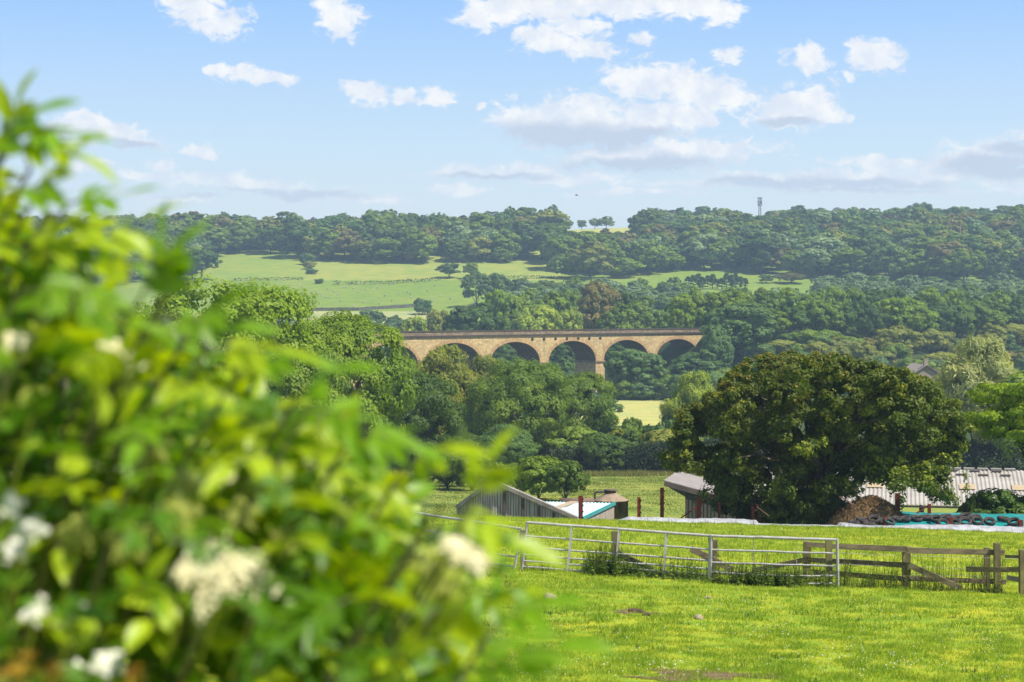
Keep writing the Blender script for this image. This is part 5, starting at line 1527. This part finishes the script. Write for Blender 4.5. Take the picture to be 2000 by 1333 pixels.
def build_weeds():
    r_ = np.random.default_rng(14); Vq = []; Ct = []
    def plant(x, y, h, nl, ls, c):
        z = g1(x, y); le = r_.normal(size=2)*h*.12
        for k in range(nl):
            t_ = (k+.5)/nl; p = np.array([x+le[0]*t_, y+le[1]*t_, z+h*t_])
            for s_ in range(2):
                a = r_.uniform(0, 6.283); d = np.array([math.cos(a), math.sin(a), r_.uniform(-.5,.2)]); d /= np.linalg.norm(d); e = np.array([-math.sin(a), math.cos(a), r_.uniform(-.3,.3)])
                q = ls*(1.25-t_*.8)*r_.uniform(.7,1.3)
                Vq.extend([p, p+d*q*.45+e*q*.24, p+d*q, p+d*q*.45-e*q*.24]); Ct.append(c*r_.uniform(.7,1.3))
        w = .006; p0 = np.array([x,y,z]); p1 = np.array([x+le[0],y+le[1],z+h])
        Vq.extend([p0-np.array([w,0,0]), p0+np.array([w,0,0]), p1+np.array([w*.4,0,0]), p1-np.array([w*.4,0,0])]); Ct.append(np.array((.10,.12,.03)))
    g0 = np.array((0.085,0.155,0.028)); gb_ = np.array((0.17,0.24,0.035)); br = np.array((0.16,0.09,0.035))
    def line(pa, pb, Ya, Yb, n, h0, h1, spread, c, nl=8, ls=.10):
        for _ in range(n):
            t_ = r_.random(); Y = Ya+(Yb-Ya)*t_+r_.normal()*spread; px = pa+(pb-pa)*t_
            plant((px-1000)*Y/F, Y, r_.uniform(h0,h1), nl, ls, c if r_.random() < .7 else gb_)
    line(1140, 1245, 43.9, 43.6, 150, .2, .62, .35, g0); line(1155, 1210, 43.8, 43.6, 110, .4, .85, .25, g0)
    line(1245, 1390, 43.4, 42.6, 110, .15, .65, .3, g0); line(1390, 1640, 42.3, 41.6, 170, .15, .60, .3, g0); line(1440, 1560, 42.1, 41.8, 150, .2, .5, .3, g0)
    line(1640, 1960, 42.1, 42.0, 150, .2, .85, .2, gb_, 9, .06); line(1640, 1960, 41.9, 41.8, 120, .08, .3, .2, g0, 4, .08)
    line(1640, 1960, 42.1, 42.0, 40, .4, .9, .2, br, 9, .04); line(1390,1620,42.5,42,60,.4,.9,.2,gb_,10,.05); line(1020,1140,44.5,44.1,50,.05,.25,.2,gb_,4,.06)
    # scattered docks and thistles on the field
    for _ in range(90):
        Y = r_.uniform(46, 86); px = r_.uniform(900, 2040); x = (px-1000)*Y/F
        for _k in range(5): plant(x+r_.normal()*.15, Y+r_.normal()*.15, r_.uniform(.06,.22), 4, .10, np.array((0.10,0.19,0.025)))
    for _ in range(30):
        Y = r_.uniform(22, 40); px = r_.uniform(900, 2040); x = (px-1000)*Y/F
        for _k in range(10): plant(x+r_.normal()*.18, Y+r_.normal()*.12, r_.uniform(.03,.09), 3, .06, np.array((0.08,0.17,0.02)))
    for _ in range(50):
        Y = r_.uniform(84.5, 87.5); px = r_.uniform(1200, 2040); plant((px-1000)*Y/F, Y, r_.uniform(.1,.35), 6, .08, gb_)
    n = len(Ct)
    me = np_mesh('nettles', np.array(Vq), np.arange(n*4).reshape(n,4), M_GRASS, {'tint': ('FACE', r_.random(n)*.8)}, False, {'col': ('FACE', np.array(Ct))})
    tag(link('nettles', me), 'nettles, docks and tall weeds along the gates and the rail fence', 'weeds', kind='stuff')
build_weeds()
def build_daisies():
    r_ = np.random.default_rng(24); V = []; n = 0
    cl = [(1420,1185),(1640,1290),(1500,1240),(1900,1250),(1690,1190),(1300,1310),(1750,1300)]
    for _ in range(620):
        if r_.random() < .45:
            c = cl[r_.integers(len(cl))]; px, py = c[0]+r_.normal()*45, c[1]+r_.normal()*12
        else: px, py = r_.uniform(900,2040), r_.uniform(1130,1333)
        Y = Yfor(px, py, 18, 60); x = (px-1000)*Y/F; z = g1(x, Y)+r_.uniform(.04,.08); r0 = r_.uniform(.008,.014)
        for k in range(6):
            a = k*math.pi/3
            V.append((x+math.cos(a)*r0, Y+math.sin(a)*r0, z+.004*(k%2)))
        n += 1
    me = np_mesh('daisies', np.array(V), np.arange(n*6).reshape(n,6), simple('daisy_petals', (0.75,0.75,0.65)))
    tag(link('daisies', me), 'tiny white daisies and clover dotted in the near grass', 'flowers', kind='stuff')
build_daisies()
def build_stones():
    import bmesh
    st = [(1077,1172,.13,'pale brown','largest pale stone lying in the near grass left of centre'),(1044,1190,.07,'p','small pale stone just left below the largest stone'),(1242,1197,.10,'d','dark brown clod lying on the bare mud patch'),(1262,1203,.06,'d','small dark clod at the right end of the mud patch'),
          (1382,1170,.06,'p','flat pale stone below the dark slim post'),(1365,1210,.08,'p','whitish stone in the near grass below the gates'),(1000,1160,.07,'d','small dark clod near the foot of the left gate'),(880,1180,.06,'p','tiny stone beside the elder bush tip')]
    for (px, py, r0, c, lb) in st:
        Y = Yfor(px, py, 18, 60); x = (px-1000)*Y/F
        bm = bmesh.new(); bmesh.ops.create_icosphere(bm, subdivisions=3, radius=1); rr = random.Random(px)
        for v in bm.verts:
            k = 1+.25*math.sin(v.co.x*3+px)+.2*math.cos(v.co.y*4+py); v.co = Vector((v.co.x*r0*k*1.2, v.co.y*r0*k, v.co.z*r0*.6*k))
        me = bpy.data.meshes.new('stone'); bm.to_mesh(me); bm.free()
        me.materials.append(simple('stone_'+c[0], (0.40,0.31,0.22), (0.28,0.21,0.15), 9, .9) if c[0] == 'p' else simple('clod', (0.10,0.06,0.035), (0.06,0.04,0.025), 9, .95))
        tag(link('stone', me, None, (x, Y, g1(x,Y)+r0*.25)), lb, 'stone')
    # bare earth scrapes
    for (px, py, w, d, lb) in ((1240,1196,.75,.55,'thin bare mud scrape in the near grass below the long gate'),(1010,1168,.6,.5,'bare mud scrape near the foot of the left gate'),(1390,1318,1.6,.45,'pale bare earth streak at the bottom edge of the picture'),(1300,1326,.8,.2,'small bare earth streak beside the larger one at the bottom edge')):
        Y = Yfor(px, py, 17, 60); x = (px-1000)*Y/F; V = [(x, Y, g1(x,Y)+.012)]; n = 40
        for k in range(n):
            a = 2*math.pi*k/n; q = 1+.3*math.sin(a*3+px)+.2*math.sin(a*7+py)
            xx, yy_ = x+math.cos(a)*w*.5*q, Y+math.sin(a)*d*q; V.append((xx, yy_, g1(xx,yy_)+.008))
        me = bpy.data.meshes.new('bare_earth'); me.from_pydata(V, [], [(0, 1+k, 1+(k+1)%n) for k in range(n)]); me.update()
        me.materials.append(simple('mud', (0.20,0.13,0.07), (0.11,0.07,0.04), 6, .95)); tag(link('bare_earth', me), lb, kind='structure')
build_stones()

# ------------------------------------------------------------------ elder bush
def leaflet(r_, L_, W_, curl, fold):
    """grid leaflet along +x, folded on the midrib, serrated edge, drooping tip; returns verts (n,3), quads"""
    nx, ny = 9, 4
    V = []
    for i in range(nx+1):
        t_ = i/nx
        w = W_*.5*(math.sin(math.pi*min(1, t_**.78))**.85 if 0 < t_ < 1 else 0)
        w = max(w, .0008)
        if i % 2: w *= 1.06
        for j in range(-ny//2, ny//2+1):
            s_ = j/(ny/2)
            x = L_*t_; y = w*s_
            z = abs(s_)*w*fold - curl*L_*t_*t_ + .012*L_*math.sin(t_*9+s_*2)
            V.append((x, y, z))
    k = ny+1; Fq = [(i*k+j, (i+1)*k+j, (i+1)*k+j+1, i*k+j+1) for i in range(nx) for j in range(ny)]
    return np.array(V), np.array(Fq)
def frame(d, up):
    d = d/np.linalg.norm(d); s_ = np.cross(up, d); s_ /= np.linalg.norm(s_)+1e-9; u = np.cross(d, s_)
    return np.stack([d, s_, u], 0)     # rows : local x, y, z
def build_elder():
    r_ = np.random.default_rng(101)
    root = thing('elder_bush', 'large out of focus elder bush with cream flower heads filling the left foreground', 'bush', (-.8, 3.0, g1(-.8, 3.0)))
    base = np.array(root.location)
    VV, FF, TT, CC = [], [], [], []; off = [0]
    stems = MB()
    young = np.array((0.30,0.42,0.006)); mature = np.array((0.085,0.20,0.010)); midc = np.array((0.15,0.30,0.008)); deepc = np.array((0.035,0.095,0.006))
    def put(V, Fq, pos, M, c):
        W_ = V @ M + pos - base
        VV.append(W_); FF.append(Fq + off[0]); off[0] += len(V)
        CC.append(np.tile(c, (len(Fq),1))); TT.append(np.full(len(Fq), r_.uniform(.1,.8)))
    def compound(pos, d, up, size, c, n=None):
        """pinnate elder leaf starting at pos"""
        n = n or (5 if r_.random() < .6 else 7)
        M = frame(d, up); pairs = n//2
        rach = size*.95
        dr = r_.uniform(.1,.35)
        def rp(t_): return pos + M[0]*rach*t_ - np.array([0,0,1])*dr*rach*t_*t_
        stems.tube([rp(0)-base, rp(.5)-base, rp(1)-base], [.0022,.0017,.001], 4, False)
        for k in range(pairs):
            t_ = .35 + .6*k/max(1,pairs)
            for s_ in (-1,1):
                a = R(r_.uniform(48,70))*s_
                dd_ = M[0]*math.cos(a) + M[1]*math.sin(a) - np.array([0,0,1])*r_.uniform(.0,.35)
                uu_ = M[2] + r_.normal(size=3)*.22
                V, Fq = leaflet(r_, size*r_.uniform(.55,.78), size*r_.uniform(.22,.30), r_.uniform(.05,.35), r_.uniform(.1,.5))
                put(V, Fq, rp(t_), frame(dd_, uu_), c*r_.uniform(.85,1.15))
        V, Fq = leaflet(r_, size*r_.uniform(.7,.95), size*r_.uniform(.26,.34), r_.uniform(.1,.4), r_.uniform(.1,.45))
        put(V, Fq, rp(1), frame(M[0]-np.array([0,0,1])*r_.uniform(0,.5), M[2]+r_.normal(size=3)*.15), c)
    # outline of the bush as seen : height of its surface for each column
    OX = [-400,-100,0,60,105,190,245,310,380,455,535,615,675,735,775,822,855,885,915]
    OY = [250,270,350,390,440,520,575,610,650,725,770,810,845,900,970,1060,1160,1300,1400]
    def top(px): return np.interp(px, OX, OY)
    cnt = 0
    C0 = np.array([-.75, 3.4, -1.5])
    for layer, (N, y0, y1, inset) in enumerate(((760, 3.1, 4.2, 40), (860, 2.5, 3.2, 10), (240, 2.0, 2.6, 80))):
        for _ in range(N):
            px = r_.uniform(-260, 905); t_ = top(px) + inset
            py = t_ + (1480-t_)*r_.random()**1.05
            if layer == 2 and (r_.random() < .35 or px > 820): continue
            Y = r_.uniform(y0, y1)
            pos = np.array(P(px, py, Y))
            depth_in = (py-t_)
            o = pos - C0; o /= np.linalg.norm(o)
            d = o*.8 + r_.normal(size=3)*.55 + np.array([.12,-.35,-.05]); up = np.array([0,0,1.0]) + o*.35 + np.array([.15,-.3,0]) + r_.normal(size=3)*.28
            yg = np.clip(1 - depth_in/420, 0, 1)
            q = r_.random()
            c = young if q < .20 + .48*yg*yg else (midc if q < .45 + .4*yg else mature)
            if layer == 0 and r_.random() < .5: c = deepc  # back leaves coloured darker to stand for shade inside the bush
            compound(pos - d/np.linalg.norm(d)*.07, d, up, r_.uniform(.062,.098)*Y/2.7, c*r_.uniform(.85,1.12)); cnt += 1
    # sprays that stand out against sky and hills : (px,py,Y, dx,dz, size)
    SP = [(10,285,2.5,.2,1,.09),(30,262,2.5,1,.25,.10),(20,285,2.5,1,.15,.11),(-40,300,2.5,.6,.7,.12),(60,400,2.6,.5,.9,.12),(90,420,2.55,1,.05,.12),(130,400,2.6,1,.6,.10),(110,470,2.6,1,-.1,.12),(60,330,2.5,-.2,.8,.10),
          (150,520,2.5,.9,.25,.11),(270,590,2.5,.35,1,.12),(310,600,2.5,.2,1,.10),(310,620,2.45,1,.1,.12),(370,650,2.5,.5,.6,.11),(200,500,2.6,.3,.4,.10),(20,480,2.5,.8,.4,.12),(0,380,2.45,.7,.3,.12),
          (400,690,2.4,1,.2,.12),(470,720,2.5,.8,.35,.11),(580,780,2.5,.5,.6,.10),(600,800,2.4,1,0,.12),(690,850,2.5,.8,.2,.11),(790,915,2.5,.6,.5,.10),(925,985,2.3,.15,.6,.085),(860,990,2.35,1,-.25,.12),(895,1060,2.4,.8,-.5,.11),
          (960,1230,2.3,.5,.5,.10),(975,1290,2.2,.5,.4,.11),(890,1140,2.5,.7,-.2,.11),(820,1040,2.4,1,.1,.12),(820,1230,2.4,.7,.5,.12),(900,1320,2.2,.6,.5,.11),(340,560,2.5,-.1,1,.09),(40,570,2.4,1,.2,.12),(100,600,2.3,.9,.1,.12)]
    for (px, py, Y, dx, dz, s_) in SP:
        pos = np.array(P(px, py, Y)); d = np.array([dx, r_.uniform(-.4,.1), dz*.8])
        compound(pos, d, np.array([-dz*.4+.1, -.45, .9]), s_*.80, (young if r_.random() < .55 else midc)*r_.uniform(.9,1.1), 5)
        q = Vector(pos-base); stems.tube([q, q+Vector((-.10,.03,-.16)), q+Vector((-.2,.1,-.42)), q+Vector((-.26,.25,-.8))], [.003,.004,.006,.009], 6, False)
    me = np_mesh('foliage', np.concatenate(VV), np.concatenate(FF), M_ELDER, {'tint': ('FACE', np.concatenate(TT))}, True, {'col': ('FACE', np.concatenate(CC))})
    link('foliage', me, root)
    # woody stems from the ground
    for k in range(26):
        px = r_.uniform(-150, 900); Y = r_.uniform(2.7, 4.0); e = Vector(P(px, top(px)+r_.uniform(90,300), Y)) - Vector(base)
        s0 = Vector((r_.uniform(-.4,.4), r_.uniform(-.4,.5), -.1)); m1 = s0.lerp(e, .45)+Vector((0,.05,.35))
        stems.tube([s0, s0.lerp(m1,.5)+Vector((0,0,.1)), m1, m1.lerp(e,.6), e], [.03,.024,.017,.010,.004], 7, False)
    stems.build('stem', simple('elder_stem', (0.14,0.17,0.05), (0.10,0.09,0.05), 9, .8), root)
    # flower heads
    cream = simple('elder_flower', (0.86,0.80,0.55), (0.78,0.70,0.40), 40, .8, bstr=.05); white = simple('elder_flower_white', (0.90,0.88,0.78), (0.8,0.78,0.6), 40, .8, bstr=.05)
    bud = simple('elder_bud', (0.42,0.44,0.10), (0.34,0.38,0.06), 40, .8, bstr=.05); rust = simple('spent_flower', (0.62,0.26,0.03), (0.55,0.42,0.04), 25, .8, bstr=.05)
    FL = [(432,1132,2.35,.062,cream,0),(505,1150,2.42,.03,cream,0),(375,1118,2.4,.03,cream,0),(905,1082,2.3,.022,cream,0),(932,1096,2.3,.022,cream,0),(882,1068,2.3,.018,cream,0),(18,992,2.3,.020,white,0),(58,1035,2.3,.022,white,0),(30,1075,2.4,.022,white,0),
          (70,1196,2.35,.022,white,0),(142,1200,2.35,.021,white,0),(210,1302,2.3,.024,white,0),(150,1320,2.35,.02,white,0),(438,928,2.5,.018,cream,0),(530,960,2.6,.014,cream,0),(30,668,2.4,.020,cream,0),(215,690,2.45,.022,cream,0),(262,708,2.45,.018,cream,0),
          (345,1010,2.4,.035,bud,1),(300,880,2.5,.03,bud,1),(250,1060,2.4,.035,bud,1),(150,1050,2.4,.035,bud,1),(860,1140,2.5,.04,bud,1),(820,1100,2.5,.035,bud,1),(560,1060,2.5,.03,bud,1),(680,1010,2.5,.025,bud,1),(360,950,2.5,.03,bud,1),(60,790,2.4,.03,bud,1),(470,1010,2.45,.03,bud,1),
          (40,1305,2.2,.026,rust,1),(105,1318,2.2,.018,rust,1),(260,1320,2.2,.016,rust,1),(20,1330,2.2,.03,bud,1)]
    for (px, py, Y, rad, mt, bd_) in FL:
        c = Vector(P(px, py, Y)) - Vector(base); n = int(60 + 5200*rad*rad*(9 if not bd_ else 9)*10/ (1 if not bd_ else 1.4)); V = []; Fc = []
        n = min(n, 900)
        ax = Vector((.12, -.55, .82)).normalized(); e1 = ax.cross(Vector((1,0,0))).normalized(); e2 = ax.cross(e1)
        sk = MB()
        for k in range(n):
            # five lobed flat-topped cluster
            q = math.sqrt(r_.random()); a = r_.uniform(0, 6.283); q *= .72 + .28*math.cos(a*5 + px)
            rr_ = rad*q*1.25; h = rad*.28*(1-q*q) + r_.normal()*rad*.08
            p = c + e1*rr_*math.cos(a) + e2*rr_*math.sin(a)*.8 + ax*h
            nn = (ax + Vector(r_.normal(size=3))*.4).normalized(); f1 = nn.cross(Vector((.3,1,.2))).normalized(); f2 = nn.cross(f1); fr_ = .0032 if not bd_ else .0022
            o = len(V); V.append(p + nn*.0006)
            for j in range(10):
                b_ = j*math.pi/5; r3 = fr_*(1.15 if j % 2 == 0 else .5); V.append(p + f1*math.cos(b_)*r3 + f2*math.sin(b_)*r3)
            for j in range(10): Fc.append((o, o+1+j, o+1+(j+1)%10))
            if k % 12 == 0: sk.tube([p, c - ax*rad*.7], .0008, 4, False)
        me = bpy.data.meshes.new('flower_head'); me.from_pydata(V, [], Fc); me.update(); me.materials.append(mt)
        h_ = link('flower_head', me, root)
        sk.tube([c-ax*rad*.7, c-ax*rad*.7-Vector((.05,-.08,.12))], .0022, 5, False)
        s_ = sk.build('flower_stalk', bud, h_)
def elder_material():
    m, t, out = mat('elder_leaf')
    ca = t.n('ShaderNodeAttribute'); ca.attribute_name = 'col'; g = t.n('ShaderNodeTexCoord').outputs['Object']
    nz = t.noise(g, 60, 4, .6)
    c = t.mix(t.smooth(nz,.35,.7), ca.outputs['Color'], t.mix(1, ca.outputs['Color'], (1.25,1.12,.9), 'MULTIPLY'))
    b = t.n('ShaderNodeBsdfPrincipled'); t.setin(b.inputs['Base Color'], c); b.inputs['Roughness'].default_value = .42; b.inputs['Specular IOR Level'].default_value = .45
    tr = t.n('ShaderNodeBsdfTranslucent'); t.setin(tr.inputs[0], t.mix(1, c, (1.5,1.4,.35), 'MULTIPLY'))
    mx = t.n('ShaderNodeMixShader'); mx.inputs[0].default_value = .42
    t.t.links.new(b.outputs[0], mx.inputs[1]); t.t.links.new(tr.outputs[0], mx.inputs[2]); t.t.links.new(mx.outputs[0], out.inputs[0])
    return m
M_ELDER = elder_material()
build_elder()

# ------------------------------------------------------------------ haze
def build_haze():
    mb = MB(); X_, Y0, Y1, Z0, Z1 = 1800, -60, 3300, -60, 110
    mb.box((0, (Y0+Y1)/2, (Z0+Z1)/2), (2*X_, Y1-Y0, Z1-Z0))
    m, t, out = mat('haze_air')
    v = t.n('ShaderNodeVolumePrincipled'); v.inputs['Color'].default_value = (0.58,0.80,1.0,1); v.inputs['Density'].default_value = 0.00022; v.inputs['Anisotropy'].default_value = 0.0
    t.t.links.new(v.outputs[0], out.inputs['Volume'])
    m.cycles.homogeneous_volume = True
    tag(mb.build('haze', m), 'thin blue haze filling the valley', 'haze', kind='stuff')
build_haze()
